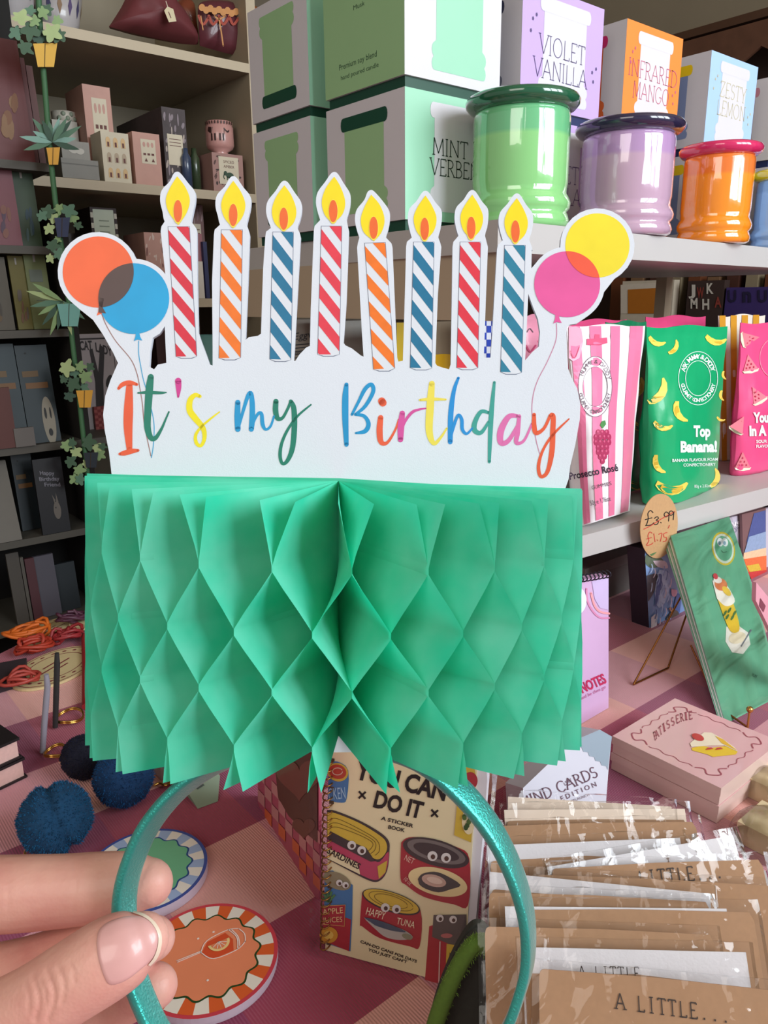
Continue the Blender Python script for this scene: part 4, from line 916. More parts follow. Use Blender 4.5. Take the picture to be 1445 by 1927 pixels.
mb, C, r, H_ = tube_thing(392, 46, 720, 630, 1.62, mat('#5f8f8a', .5), '', '', '', .9305, [(0, 0), (.9, 0), (1, .5), (1.02, 1), (.9, 1), (.85, .6), (0, .5)]); tag(mb.build('plant_pot'), 'teal pot on the lowest cubby shelf, glimpsed between the first two candles', 'pot')
gbox(300, 384, 720, 575, 1.72, .1, mat('#4a2420', .6), 'gift_box', 'dark red box on the lowest cubby shelf behind the first candle', 'box', .9305, None, G3)

SHADE_DIM = .45  # shade painted in: rack and card colours darkened, as if light were blocked
# ================================================================ LEFT CARD RACK
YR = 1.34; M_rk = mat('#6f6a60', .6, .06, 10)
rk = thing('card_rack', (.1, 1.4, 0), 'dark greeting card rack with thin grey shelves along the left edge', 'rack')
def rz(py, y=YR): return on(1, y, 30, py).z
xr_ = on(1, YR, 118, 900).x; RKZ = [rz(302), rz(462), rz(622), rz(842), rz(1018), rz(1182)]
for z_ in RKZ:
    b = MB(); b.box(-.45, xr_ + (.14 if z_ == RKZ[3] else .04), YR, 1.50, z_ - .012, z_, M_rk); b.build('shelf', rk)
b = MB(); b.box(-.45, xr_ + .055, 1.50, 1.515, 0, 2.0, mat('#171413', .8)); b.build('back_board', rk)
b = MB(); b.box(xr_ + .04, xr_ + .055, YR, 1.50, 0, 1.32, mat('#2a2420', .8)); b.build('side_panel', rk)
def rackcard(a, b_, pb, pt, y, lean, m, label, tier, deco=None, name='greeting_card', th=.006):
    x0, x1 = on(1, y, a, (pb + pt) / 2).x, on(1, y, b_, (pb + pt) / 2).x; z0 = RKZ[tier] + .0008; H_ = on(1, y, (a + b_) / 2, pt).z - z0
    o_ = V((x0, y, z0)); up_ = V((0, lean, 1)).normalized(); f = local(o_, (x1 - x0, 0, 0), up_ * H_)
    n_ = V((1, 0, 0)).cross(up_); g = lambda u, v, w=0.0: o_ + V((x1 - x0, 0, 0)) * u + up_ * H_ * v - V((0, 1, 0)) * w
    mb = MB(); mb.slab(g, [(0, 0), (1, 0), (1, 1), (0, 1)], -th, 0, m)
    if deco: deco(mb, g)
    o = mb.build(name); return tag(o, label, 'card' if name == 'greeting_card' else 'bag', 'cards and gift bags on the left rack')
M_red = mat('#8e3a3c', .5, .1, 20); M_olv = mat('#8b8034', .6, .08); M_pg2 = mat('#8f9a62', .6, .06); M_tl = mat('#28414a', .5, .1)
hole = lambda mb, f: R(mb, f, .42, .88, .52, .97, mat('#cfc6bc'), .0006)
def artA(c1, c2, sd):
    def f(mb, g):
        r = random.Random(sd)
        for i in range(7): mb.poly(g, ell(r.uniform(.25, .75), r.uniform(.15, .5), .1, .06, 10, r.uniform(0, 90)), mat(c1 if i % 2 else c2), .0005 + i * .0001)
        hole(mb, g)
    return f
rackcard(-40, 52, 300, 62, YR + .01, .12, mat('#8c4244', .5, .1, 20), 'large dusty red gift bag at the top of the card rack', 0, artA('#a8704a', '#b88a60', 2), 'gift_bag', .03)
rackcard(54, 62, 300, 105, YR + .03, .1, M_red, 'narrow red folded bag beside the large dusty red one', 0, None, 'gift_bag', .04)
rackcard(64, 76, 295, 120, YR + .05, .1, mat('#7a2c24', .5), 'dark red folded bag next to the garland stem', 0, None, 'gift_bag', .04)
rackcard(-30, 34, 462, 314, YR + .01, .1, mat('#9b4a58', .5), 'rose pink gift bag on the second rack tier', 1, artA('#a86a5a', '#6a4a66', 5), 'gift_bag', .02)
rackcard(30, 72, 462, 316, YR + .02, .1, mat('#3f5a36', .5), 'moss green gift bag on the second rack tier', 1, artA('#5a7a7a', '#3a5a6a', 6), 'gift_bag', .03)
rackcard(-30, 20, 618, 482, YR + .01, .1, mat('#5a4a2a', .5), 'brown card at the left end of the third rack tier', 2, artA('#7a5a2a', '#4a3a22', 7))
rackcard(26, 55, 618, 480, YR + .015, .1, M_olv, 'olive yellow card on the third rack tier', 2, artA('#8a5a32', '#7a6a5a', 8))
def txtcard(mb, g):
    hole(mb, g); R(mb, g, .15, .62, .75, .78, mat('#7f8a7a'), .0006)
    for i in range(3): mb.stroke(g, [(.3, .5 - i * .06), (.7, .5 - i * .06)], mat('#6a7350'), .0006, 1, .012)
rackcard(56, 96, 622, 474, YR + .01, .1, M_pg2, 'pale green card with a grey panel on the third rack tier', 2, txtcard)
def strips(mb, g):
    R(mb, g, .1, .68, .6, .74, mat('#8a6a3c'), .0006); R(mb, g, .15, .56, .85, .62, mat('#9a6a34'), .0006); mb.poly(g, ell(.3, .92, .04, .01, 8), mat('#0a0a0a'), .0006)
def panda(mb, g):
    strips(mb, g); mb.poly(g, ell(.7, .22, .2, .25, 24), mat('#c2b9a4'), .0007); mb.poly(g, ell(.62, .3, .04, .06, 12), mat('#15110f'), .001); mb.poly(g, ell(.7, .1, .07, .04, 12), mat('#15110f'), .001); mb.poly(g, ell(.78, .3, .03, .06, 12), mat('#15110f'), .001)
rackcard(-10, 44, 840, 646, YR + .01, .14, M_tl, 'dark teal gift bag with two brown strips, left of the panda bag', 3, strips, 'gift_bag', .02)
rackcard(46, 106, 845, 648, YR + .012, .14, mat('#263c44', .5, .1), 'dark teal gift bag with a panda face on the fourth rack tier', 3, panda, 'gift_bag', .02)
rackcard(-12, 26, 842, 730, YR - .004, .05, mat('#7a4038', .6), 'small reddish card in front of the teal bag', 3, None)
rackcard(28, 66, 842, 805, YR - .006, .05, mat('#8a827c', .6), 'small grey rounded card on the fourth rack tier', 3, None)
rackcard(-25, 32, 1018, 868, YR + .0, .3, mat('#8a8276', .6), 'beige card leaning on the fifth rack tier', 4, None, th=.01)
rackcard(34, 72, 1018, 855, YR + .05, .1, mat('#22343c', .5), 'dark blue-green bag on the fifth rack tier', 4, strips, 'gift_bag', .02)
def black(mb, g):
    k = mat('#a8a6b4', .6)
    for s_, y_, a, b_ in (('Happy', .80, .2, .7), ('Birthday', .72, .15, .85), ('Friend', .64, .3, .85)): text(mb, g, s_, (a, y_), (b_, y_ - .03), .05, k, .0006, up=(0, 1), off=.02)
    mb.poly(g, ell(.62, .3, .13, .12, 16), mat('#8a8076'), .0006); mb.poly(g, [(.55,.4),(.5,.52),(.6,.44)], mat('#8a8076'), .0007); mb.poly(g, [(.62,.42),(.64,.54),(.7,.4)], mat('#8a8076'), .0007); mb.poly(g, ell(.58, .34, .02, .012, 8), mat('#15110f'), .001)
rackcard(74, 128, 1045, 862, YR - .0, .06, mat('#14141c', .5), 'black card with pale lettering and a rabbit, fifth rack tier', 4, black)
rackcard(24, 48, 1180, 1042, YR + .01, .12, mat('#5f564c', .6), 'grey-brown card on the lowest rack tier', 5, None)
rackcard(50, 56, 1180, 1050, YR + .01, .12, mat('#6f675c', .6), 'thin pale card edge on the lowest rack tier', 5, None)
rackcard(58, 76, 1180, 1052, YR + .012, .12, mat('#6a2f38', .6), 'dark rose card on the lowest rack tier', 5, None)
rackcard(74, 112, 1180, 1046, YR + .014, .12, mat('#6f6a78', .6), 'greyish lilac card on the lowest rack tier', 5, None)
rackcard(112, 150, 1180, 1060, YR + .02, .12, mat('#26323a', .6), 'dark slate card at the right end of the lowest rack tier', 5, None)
SHADE_DIM = 1.0
# framed monochrome print right of the rack
zp = on(1, 1.45, 180, 775).z
mb = MB(); a_, c_ = on(1, 1.44, 146, 700), on(1, 1.44, 222, 700); zt2 = on(1, 1.44, 180, 628).z
mb.box(a_.x, c_.x, 1.44, 1.455, RKZ[3] , zt2, mat('#a79c9c', .6)); fr = faceF(a_.x, 1.44, RKZ[3], c_.x - a_.x, zt2 - RKZ[3]); k = mat('#241c1c')
mb.stroke(fr, [(.06,.3),(.06,.95),(.94,.95),(.94,.3)], k, .0004, 1, .02); text(mb, fr, 'CAT', (.12,.84), (.42,.84), .09, k, .0006, up=(0,1), off=.03); text(mb, fr, 'LADY', (.5,.82), (.9,.76), .09, k, .0006, up=(0,1), off=.03)
mb.poly(fr, [(.35,.2),(.55,.2),(.6,.5),(.72,.85),(.62,.88),(.5,.6),(.42,.85),(.34,.84),(.4,.5)], k, .0008); mb.poly(fr, ell(.75,.5,.1,.05,12,30), k, .0007); mb.poly(fr, ell(.2,.6,.07,.04,10,-30), k, .0007)
tag(mb.build('printed_card'), 'black and white illustrated card standing to the right of the garland', 'card')
mb = MB(); a_, c_ = on(1, 1.43, 180, 800), on(1, 1.43, 205, 800); zt2 = on(1, 1.43, 190, 765).z; mb.box(a_.x, c_.x, 1.43, 1.436, RKZ[3]+.0, zt2, mat('#9a4a44', .6)); fr = faceF(a_.x, 1.43, RKZ[3], c_.x - a_.x, zt2 - RKZ[3])
for i in range(4):
    for j in range(8):
        if (i + j) % 2: R(mb, fr, i / 4, j / 8, (i + 1) / 4, (j + 1) / 8, mat('#7a1f20'), .0004)
tag(mb.build('printed_card'), 'red checkered card by the left edge of the headband', 'card')

# ================================================================ PAPER PLANT GARLAND
YG = 1.30
gl = thing('plant_garland', tuple(on(1, YG, 100, 300)), 'hanging paper garland of potted plants with a green stem, at the left', 'garland')
fg = lambda px, py, w=0.0: on(1, YG - w, px, py)
mb = MB(); mb.tube([fg(*p) for p in cr([(70,-60),(76,60),(84,160),(92,260),(102,360),(112,440),(124,520),(136,640),(148,740),(160,850),(172,950)], 5)], .0042, mat('#3f6b46', .6), 8); mb.build('stem', gl)
def pot(cx, cy, w_, h_, c, name='pot'):
    mb = MB(); n_ = 14; f0 = []
    mb.slab(fg, [(cx - w_/2, cy), (cx + w_/2, cy - 1), (cx + w_*.46, cy + h_*.25), (cx + w_*.36, cy + h_), (cx - w_*.3, cy + h_), (cx - w_*.44, cy + h_*.25)], -.002, .012, mat(c, .6, .05)); 
    mb.stroke(fg, [(cx, cy), (cx - 1, cy + h_)], mat('#3a2a10', .7), .0126, 1, 1.1); mb.build(name, gl)
def leaf(mb, x, y, a, ln, wd, m, wv=.006, var=None):
    a = math.radians(a); P = []
    for t, o in [(0, 0), (.2, .6), (.5, 1), (.8, .55), (1, 0), (.8, -.5), (.5, -.9), (.2, -.6)]:
        X, Y = t * ln, o * wd / 2; P.append((x + X * math.cos(a) - Y * math.sin(a), y + X * math.sin(a) + Y * math.cos(a)))
    mb.slab(fg, P, wv, wv + .0012, m)
def maple(mb, x, y, r, rot, m, wv):
    P = []; r2 = random.Random(int(x * 7 + y)); sq = r2.uniform(.6, 1)
    for i in range(30):
        a = 2 * math.pi * i / 30; k_ = .55 + .45 * abs(math.cos(2.5 * a)) ** 1.6; k_ *= 1 - .25 * (math.cos(a) < -.5) + r2.uniform(-.06, .06)
        X, Y = r * k_ * math.cos(a), r * k_ * math.sin(a) * sq; q = math.radians(rot); P.append((x + X * math.cos(q) - Y * math.sin(q), y + X * math.sin(q) + Y * math.cos(q)))
    mb.slab(fg, P, wv, wv + .0012, m)
GL = [mat(c, .65, .12, 60) for c in ('#a3b47c', '#7f9a66', '#3f5c42', '#54775f', '#34503f')]
M_bluel = mat('#7fa79a', .6)
mb = MB()
for x, y, r, ro, k_ in ((30,60,18,70,3),(112,66,18,120,2),(66,40,16,200,1),(90,18,16,140,2),(38,32,24,10,0),(96,60,24,30,0),(80,22,18,60,1),(58,55,24,100,2),(46,88,22,40,2),(108,38,16,80,1),(74,70,20,15,4),(56,20,16,0,3)): maple(mb, x, y, r, ro, GL[k_], .008 + .002 * (5 - k_))
mb.build('ivy_leaves', gl); pot(85, 82, 46, 44, '#d9a93a')
mb = MB()
for i, a in enumerate((-100, -75, -50, -30, -10, 15, -130, -150, -170, 165, 190, -115, -60)): leaf(mb, 99, 268, a, 42 + (i * 7) % 24, 13, (GL[3], M_bluel, GL[4])[i % 3], .004 + i * .0009)
mb.build('spiky_leaves', gl); pot(100, 278, 26, 32, '#d39a2e')
mb = MB()
for x, y, r, ro, k_ in ((78,405,14,40,3),(146,424,12,20,2),(112,392,14,90,1),(94,485,12,60,0),(88,398,18,0,2),(100,410,15,30,0),(128,396,20,20,3),(92,430,14,50,0),(138,410,14,70,1),(98,462,18,10,2),(108,450,10,30,1),(110,478,16,0,3)): maple(mb, x, y, r, ro, GL[k_], .006 + .001 * k_)
mb.build('trailing_leaves', gl); pot(117, 410, 30, 36, '#232b4c')
mb = MB()
for i, a in enumerate((150, 170, 195, 130, 110, 60, 75, 100, 210, 40)): leaf(mb, 118, 566, a, 54 + (i * 9) % 20, 12, (GL[1], GL[3], GL[0], GL[4])[i % 4], .002 + i * .0009)
mb.build('strap_leaves', gl); pot(130, 572, 46, 42, '#6fa79c')
mb = MB()
for x, y, r, ro, k_ in ((140,700,14,80,3),(168,690,12,30,2),(120,712,14,60,2),(124,692,19,10,0),(160,708,17,40,1),(150,690,14,0,1),(136,722,18,30,2),(130,745,16,0,4),(158,728,12,30,3)): maple(mb, x, y, r, ro, GL[k_], .006 + .002 * (4 - k_))
mb.build('ivy_leaves', gl); pot(159, 735, 32, 32, '#d39a2e')
mb = MB()
for x, y, r, ro, k_ in ((136,832,14,80,2),(192,840,12,10,2),(140,900,14,60,1),(162,872,12,20,0),(124,838,16,10,1),(142,850,16,40,0),(165,832,18,0,2),(132,868,15,30,2),(148,885,16,0,1),(182,842,14,30,0),(150,902,14,0,3),(188,856,12,30,1)): maple(mb, x, y, r, ro, GL[k_], .006 + .001 * k_)
mb.build('trailing_leaves', gl); pot(171, 852, 28, 28, '#1b242c')

# ================================================================ FAR RIGHT WALL DISPLAY
XW = 2.2; M_wd = mat('#33211a', .55, .25, 6)
fx = lambda px, py, w=0.0: on(0, XW, px, py) - V((w, 0, 0))
zbeam = on(0, XW, 1300, 55).z
dr = thing('dark_dresser', (XW + .15, .9, 0), 'dark wooden display dresser across the shop, seen above and through the white shelves', 'dresser')
b = MB(); b.box(XW + .12, XW + .16, -.6, 2.6, 0, zbeam, M_wd); b.build('back_board', dr)
b = MB(); b.box(XW, XW + .12, -.6, 2.6, zbeam - .02, zbeam, mat('#4a3020', .5, .1)); b.build('cornice', dr)
for z_ in (1.07, 1.5): b = MB(); b.box(XW, XW + .12, -.6, 2.6, z_ - .02, z_, mat('#6a543c', .6)); b.build('shelf', dr)
b = MB(); fT = lambda u, v, w=0.0: V((XW - .001 - w, u, v)); b.slab(fT, [(-.5, zbeam - .03), (2.4, zbeam - .03)] + [(2.4 - i * .05, zbeam - .09 - .03 * (i % 2)) for i in range(59)], 0, .01, mat('#5a3a2a', .5, .3, 30)); b.build('carved_trim', dr)
def farbox(a, b_, pb, pt, dpt, m, name, label, cat, deco=None, x=XW + .01, zb=1.0705):
    A, B = on(0, x, a, pb), on(0, x, b_, pb); z_ = on(0, x, (a + b_) / 2, pt).z
    mb = MB(); mb.box(x, x + dpt, min(A.y, B.y), max(A.y, B.y), zb, z_, m)
    if deco: deco(mb, lambda px, py, w=0.0: on(0, x, px, py) - V((w, 0, 0)))
    return tag(mb.build(name), label, cat)
def fro(mb, f): mb.poly(f, [(1168,536),(1262,530),(1262,590),(1168,590)], mat('#cdbfae'), .001); mb.poly(f, [(1182,545),(1250,541),(1250,590),(1182,590)], mat('#b0681e', .5), .002)
farbox(1168, 1264, 585, 528, .03, mat('#c2b4a0'), 'picture_frame', 'small white picture frame with an orange picture, far shelf above the pouches', 'frame', fro)
def lett(mb, f):
    k = mat('#c9c0b4', .5); r2 = mat('#8a3a30', .5)
    for s_, x_, y_, m_ in (('J', 1296, 555, k), ('W', 1312, 560, r2), ('K', 1330, 552, k), ('M', 1300, 580, k), ('H', 1322, 582, k), ('A', 1345, 578, r2)): text(mb, f, s_, (x_, y_), (x_ + 13, y_), 19, m_, .002, off=.03)
farbox(1290, 1358, 585, 528, .03, mat('#3a2a26'), 'letter_display', 'dark display of small decorative letters on the far shelf', 'display', lett)
def un(mb, f): text(mb, f, 'U', (1370,568), (1386,568), 22, mat('#1f1838'), .002, off=.03); text(mb, f, 'n', (1398,568), (1414,568), 28, mat('#1f1838'), .002, off=.03); text(mb, f, 'U', (1426,568), (1444,568), 22, mat('#1f1838'), .002, off=.03)
farbox(1362, 1500, 590, 540, .06, mat('#3c2c66', .5), 'packaging_box', 'purple box with dark rounded letters at the right end of the far shelf', 'box', un)
for i in range(9):
    px = 1150 + i * 36
    farbox(px, px + 22, 540, 500 + (i * 13) % 22, .04, mat(('#6a3a20', '#7a5a40', '#4a2a20', '#8a7a60')[i % 4], .5), 'ornament', ('squat brown', 'tan', 'dark', 'pale')[i % 4] + ' ornament number-like in a row along the far dresser shelf' if 0 else ['russet ornament box at the left of the far dresser row', 'tan ornament box behind the orange-picture frame', 'dark ornament box above the orange-picture frame', 'pale ornament box right of the orange-picture frame', 'russet ornament box above the letter display', 'tan ornament box right of the letter display', 'dark ornament box above the purple box', 'pale ornament box above the purple box', 'russet ornament box at the right edge of the far dresser row'][i], 'ornament', x=XW + .075)
# ================================================================ TABLE
TP = [(-.35,.70),(.19,.986),(.319,1.055),(.5,1.152),(1.75,1.152),(1.75,-.3),(-.35,-.3)]
tb = thing('display_table', (.6, .4, 0), 'long wooden display table under the pink checked cloth', 'table')
prism([(x * .985 + .01, y * .985) for x, y in TP], .71, .7465, mat('#6b4a32', .6, .2, 8)).build('table_top', tb)
for x, y in ((-.28,-.22),(1.66,-.22),(1.66,1.06),(-.26,.62)): b = MB(); b.box(x - .025, x + .025, y - .025, y + .025, 0.0005, .71, mat('#5a3c28', .6, .2, 8)); b.build('leg', tb)
def gingham():
    m = bpy.data.materials.new('gingham_cloth'); m.use_nodes = True; nt = m.node_tree; b = nt.nodes['Principled BSDF']; l = nt.links.new
    g = nt.nodes.new('ShaderNodeNewGeometry'); s = nt.nodes.new('ShaderNodeSeparateXYZ'); l(g.outputs['Position'], s.inputs[0])
    def band(ax, off):
        a = nt.nodes.new('ShaderNodeMath'); a.operation = 'SUBTRACT'; a.inputs[1].default_value = off; l(s.outputs[ax], a.inputs[0])
        d = nt.nodes.new('ShaderNodeMath'); d.operation = 'DIVIDE'; d.inputs[1].default_value = .2; l(a.outputs[0], d.inputs[0])
        f = nt.nodes.new('ShaderNodeMath'); f.operation = 'FRACT'; l(d.outputs[0], f.inputs[0])
        c = nt.nodes.new('ShaderNodeMath'); c.operation = 'LESS_THAN'; c.inputs[1].default_value = .5; l(f.outputs[0], c.inputs[0]); return c
    by, bx = band('Y', -.504), band('X', -.731)
    def mix(fac, A, B):
        x = nt.nodes.new('ShaderNodeMix'); x.data_type = 'RGBA'
        for k_, q in (('A', A), ('B', B)):
            if isinstance(q, str): x.inputs[k_].default_value = lin(q) + (1,)
            else: l(q, x.inputs[k_])
        l(fac.outputs[0], x.inputs['Factor']); return x.outputs['Result']
    c = mix(by, mix(bx, '#dfa097', '#cc8b95'), mix(bx, '#a03a54', '#8f3358'))
    l(c, b.inputs['Base Color']); b.inputs['Roughness'].default_value = .9; b.inputs['Sheen Weight'].default_value = .3
    w1 = nt.nodes.new('ShaderNodeTexWave'); w1.inputs['Scale'].default_value = 160; w1.bands_direction = 'X'; l(g.outputs['Position'], w1.inputs['Vector'])
    n = nt.nodes.new('ShaderNodeTexNoise'); n.inputs['Scale'].default_value = 9; l(g.outputs['Position'], n.inputs['Vector'])
    ad = nt.nodes.new('ShaderNodeMath'); ad.operation = 'MULTIPLY_ADD'; ad.inputs[1].default_value = 4; l(n.outputs['Fac'], ad.inputs[0]); l(w1.outputs['Fac'], ad.inputs[2])
    bp = nt.nodes.new('ShaderNodeBump'); bp.inputs['Strength'].default_value = .5; bp.inputs['Distance'].default_value = .0008; l(ad.outputs[0], bp.inputs['Height']); l(bp.outputs['Normal'], b.inputs['Normal']); return m
M_gg = gingham(); mb = prism(TP, .7475, .75, M_gg)
N_ = len(TP)
for i in range(N_):
    a, c = TP[i], TP[(i + 1) % N_]; nx, ny = (c[1] - a[1]), -(c[0] - a[0]); l_ = math.hypot(nx, ny); n_ = max(2, int(l_ / .04)); rows = [[], []]
    sg = -1 if (V((a[0] - .6, a[1] - .4)).dot(V((nx, ny))) < 0) else 1
    for k_ in range(n_ + 1):
        t = k_ / n_; x, y = a[0] + (c[0] - a[0]) * t, a[1] + (c[1] - a[1]) * t; o = .006 + .008 * math.sin(k_ * 1.7)
        rows[0].append(V((x, y, .75))); rows[1].append(V((x + sg * nx / l_ * o, y + sg * ny / l_ * o, .52)))
    mb.grid(rows, M_gg)
tag(mb.build('tablecloth'), 'pink and burgundy checked cloth covering the display table', 'tablecloth')
ZT = .7505
def lean(BL, BR, TLp, zb=ZT):
    """a flat rectangle whose foot lies on the table: frame (u right, v up, w to the viewer) in 0..1, plus its plane"""
    a, c = T(*BL, zb), T(*BR, zb); e = (c - a); d = ray(*TLp); t = (a - CAM).dot(e) / d.dot(e); tl = CAM + d * t
    n = e.cross(tl - a).normalized(); 
    if n.dot(FWD) > 0: n = -n
    return (lambda u, v, w=0.0: a + e * u + (tl - a) * v + n * w), plane(a, n), a, e, tl - a, n

# ---- coasters
def coaster(cpx, r, z, th, name, label, rim, seg1, seg2, wav, face, rot=0, group=None, art=None, side='#c8b6c4'):
    C = T(*cpx, z); C = V((C.x, C.y, z)); m = MB()
    f = lambda u, v, w=0.0: C + V((r * u, r * v, th + w))
    m.slab(lambda u, v, w=0.0: C + V((r * u, r * v, w)), ell(0, 0, 1, 1, 64), 0.0, th, mat(rim, .35, .03, coat=.3), mat(side, .6))
    for i in range(28):
        a0, a1 = 360 / 28 * i + rot, 360 / 28 * (i + 1) + rot; A = ell(0, 0, .945, .945, 3, 0, a0, a1); B = ell(0, 0, .6, .6, 3, 0, a0, a1)
        m.poly(f, A + B[::-1], mat(seg1 if i % 2 else seg2, .35, .03, coat=.3), .00015)
    sc = lambda q: [((q + .035 * math.cos(14 * t)) * math.cos(t), (q + .035 * math.cos(14 * t)) * math.sin(t)) for t in [2 * math.pi * k_ / 140 for k_ in range(140)]]
    m.poly(f, sc(.735), mat(wav, .35), .0003); m.poly(f, sc(.705), mat(face, .35, .05, coat=.3), .00045)
    if art: art(m, f)
    return tag(m.build(name), label, 'coaster', group)
camdir = math.degrees(math.atan2(math.cos(math.radians(50.5)), -math.sin(math.radians(50.5))))
def wineart(m, f):
    k_ = mat('#f5e2d8', .5); 
    ux = V((.77, -.64)); uy = V((.64, .77))   # across and away from the viewer
    P = lambda x, y: (V((0, 0)) + ux * x + uy * y).to_tuple()
    ax = V((.86, .5)); ay = V((-.5, .86)); Q = lambda a, b_: P(*(V((-.05, .08)) + ax * a + ay * b_))
    m.poly(f, [Q(-.06,-.02), Q(.05,-.2), Q(.36,-.2), Q(.42,.0), Q(.36,.17), Q(.08,.14)], mat('#d9502a', .4), .0006)
    for L_ in ([(-.06,0),(.06,-.2),(.4,-.22),(.56,-.14)], [(-.06,0),(.08,.16),(.4,.2),(.56,.14)], [(.42,-.21),(.48,0),(.42,.2)], [(.56,-.14),(.6,0),(.56,.14)], [(-.06,0),(-.4,0)], [(-.06,.02),(-.4,.03)], [(.46,-.18),(.5,0),(.46,.18)]): m.stroke(f, [Q(*p) for p in L_], k_, .0009, 4, .014)
    oc = Q(.22, .0); m.poly(f, [Q(.22 + .16 * math.cos(t), .05 - .17 * math.sin(t)) for t in [k * math.pi / 16 for k in range(17)]], mat('#f0cf8a', .4), .0010); m.poly(f, [Q(.22 + .12 * math.cos(t), .045 - .13 * math.sin(t)) for t in [k * math.pi / 16 for k in range(17)]], mat('#e9875a', .4), .0012)
    for t in (.5, 1.05, 1.6, 2.1, 2.65): m.stroke(f, [Q(.22, .045), Q(.22 + .12 * math.cos(t), .045 - .13 * math.sin(t))], k_, .0014, 1, .01)
    for x, y in ((.0,.42),(.1,-.42),(-.2,.3)): m.poly(f, ell(*P(x, y), .02, .02, 5), k_, .0008)
def palm(m, f):
    d_ = mat('#3f7d4c', .5)
    for a in range(0, 360, 40): m.stroke(f, [(.0, .05), (.12 * math.cos(math.radians(a)), .05 + .12 * math.sin(math.radians(a))), (.2 * math.cos(math.radians(a + 14)), .05 + .2 * math.sin(math.radians(a + 14)))], d_, .0007, 3, .022)
    m.stroke(f, [(0, .05), (-.12, -.25), (-.1, -.5)], d_, .0006, 3, .03)
tc_ = (391, 1815); RO = .0455
coaster(tc_, RO, ZT, .0045, 'coaster', 'lower orange coaster, its edge showing beneath the cocktail coaster', '#c93a46', '#e4622c', '#efe2d2', '#24451f', '#e8845c', 5, 'round drink coasters')
coaster((tc_[0], tc_[1] - 5), RO, ZT + .005, .0045, 'coaster', 'orange and white striped-rim coaster with a drawn glass and orange slice, on top', '#cf3f4d', '#e0602c', '#efe4d6', '#24451f', '#ec8a62', 0, 'round drink coasters', wineart)
coaster((276, 1650), .0455, ZT, .0075, 'coaster', 'blue and white coaster with a green scalloped centre, partly under the fingers', '#3d4f9a', '#9fb2d6', '#ece2d6', '#274a86', '#6fb58a', 0, 'round drink coasters', palm)

# ---- pompoms
def pompom(cpx, rpx, c, cd, z_off, name, label, seed, split=False, n=5200):
    r0 = random.Random(seed); C = T(*cpx, ZT); d_ = (C - CAM).dot(FWD); r = rpx * d_ / F
    # centre so that the ball sits on the cloth
    for _ in range(4): C = T(cpx[0], cpx[1], ZT + r * .97); r = rpx * (C - CAM).dot(FWD) / F
    C = V((C.x, C.y, ZT + r * .97)); o = thing('pompom_keyring', (C.x, C.y, ZT), label, 'keyring', 'pompom keyrings on the pink cloth'); m = MB(); mm = mat(c, .95, .3, 300); m2 = mat(cd, .95, .3, 300)
    vd = (CAM - C).normalized(); sx = V((vd.y, -vd.x, 0)).normalized(); 
    def rad(dv):
        k_ = 1 + .05 * noise.noise(dv * 3.1 + V((seed, 0, 0)))
        if split: t = dv.dot(sx) * .9 - dv.z * .25 + .12; k_ -= .16 * math.exp(-(t / .12) ** 2)
        return r * k_ * .93
    nu, nv = 40, 26; m.grid([[C + (lambda dv: dv * rad(dv))(V((math.sin(math.pi * i / nv) * math.cos(2 * math.pi * j / nu), math.sin(math.pi * i / nv) * math.sin(2 * math.pi * j / nu), math.cos(math.pi * i / nv)))) for j in range(nu)] for i in range(nv + 1)], m2, True, closeu=True)
    for i in range(n):
        z_ = r0.uniform(-1, 1); a = r0.uniform(0, 6.283); q = math.sqrt(1 - z_ * z_); dv = V((q * math.cos(a), q * math.sin(a), z_)); R_ = rad(dv)
        if dv.dot(vd) < -.3: continue
        t = dv.orthogonal().normalized(); t.rotate(Matrix.Rotation(r0.uniform(0, 6.28), 3, dv)); p = C + dv * R_ * .97; e = C + dv * (R_ * r0.uniform(1.02, 1.09)) + t * r * r0.uniform(-.05, .05)
        s_ = t * r * .018
        if e.z < ZT + .0003: continue
        m.face([p - s_, p + s_, e], mm if i % 3 else m2)
    m.build('pompom', o); return o, C, r
M_brass = mat('#d8ac5c', .2, .05, metal=1)
def ringbits(o, c1px, r, span, zoff=.002):
    C = T(*c1px, ZT + zoff); m = MB(); m.tube([C + V((r * math.cos(a), r * math.sin(a), .003 * math.sin(a))) for a in [2 * math.pi * k_ / 24 for k_ in range(24)]], .0010, M_brass, 8, True); m.build('split_ring', o)
o, C, r = pompom((104, 1540), 70, '#0b5a86', '#073a5c', 0, 'p', 'teal blue fluffy pompom keyring with a gold clasp, nearest of the three', 3, True)
m = MB(); cl_ = lambda px, py, z=.004: T(px, py, ZT + z)
m.tube([cl_(p[0], p[1], .008) for p in cr([(70,1556),(64,1572),(60,1590),(52,1597)], 4)], .0013, mat('#15506e', .8), 6); m.tube([cl_(p[0], p[1], .008) for p in cr([(86,1560),(80,1576),(72,1590),(62,1596)], 4)], .0013, mat('#15506e', .8), 6); m.build('cord', o)
m = MB(); m.tube([cl_(*p) for p in cr([(66,1596),(54,1594),(47,1604),(50,1615),(62,1619),(72,1616)], 5)], .0011, M_brass, 8); m.tube([cl_(70, 1607), cl_(84, 1604)], .0022, M_brass, 10); m.tube([cl_(84, 1604), cl_(108, 1605), cl_(128, 1603)], .0014, M_brass, 8); m.tube([cl_(74, 1611), cl_(76, 1600)], .0028, M_brass, 10); m.build('clasp', o)
o, C, r = pompom((232, 1462), 58, '#0a4f84', '#07325a', 0, 'p', 'blue fluffy pompom keyring tucked under the paper fan, behind the nearest one', 8)
m = MB(); m.tube([cl_(*p) for p in cr([(290,1478),(300,1474),(312,1478),(322,1470),(330,1474)], 4)], .0012, M_brass, 8); m.build('clasp', o)
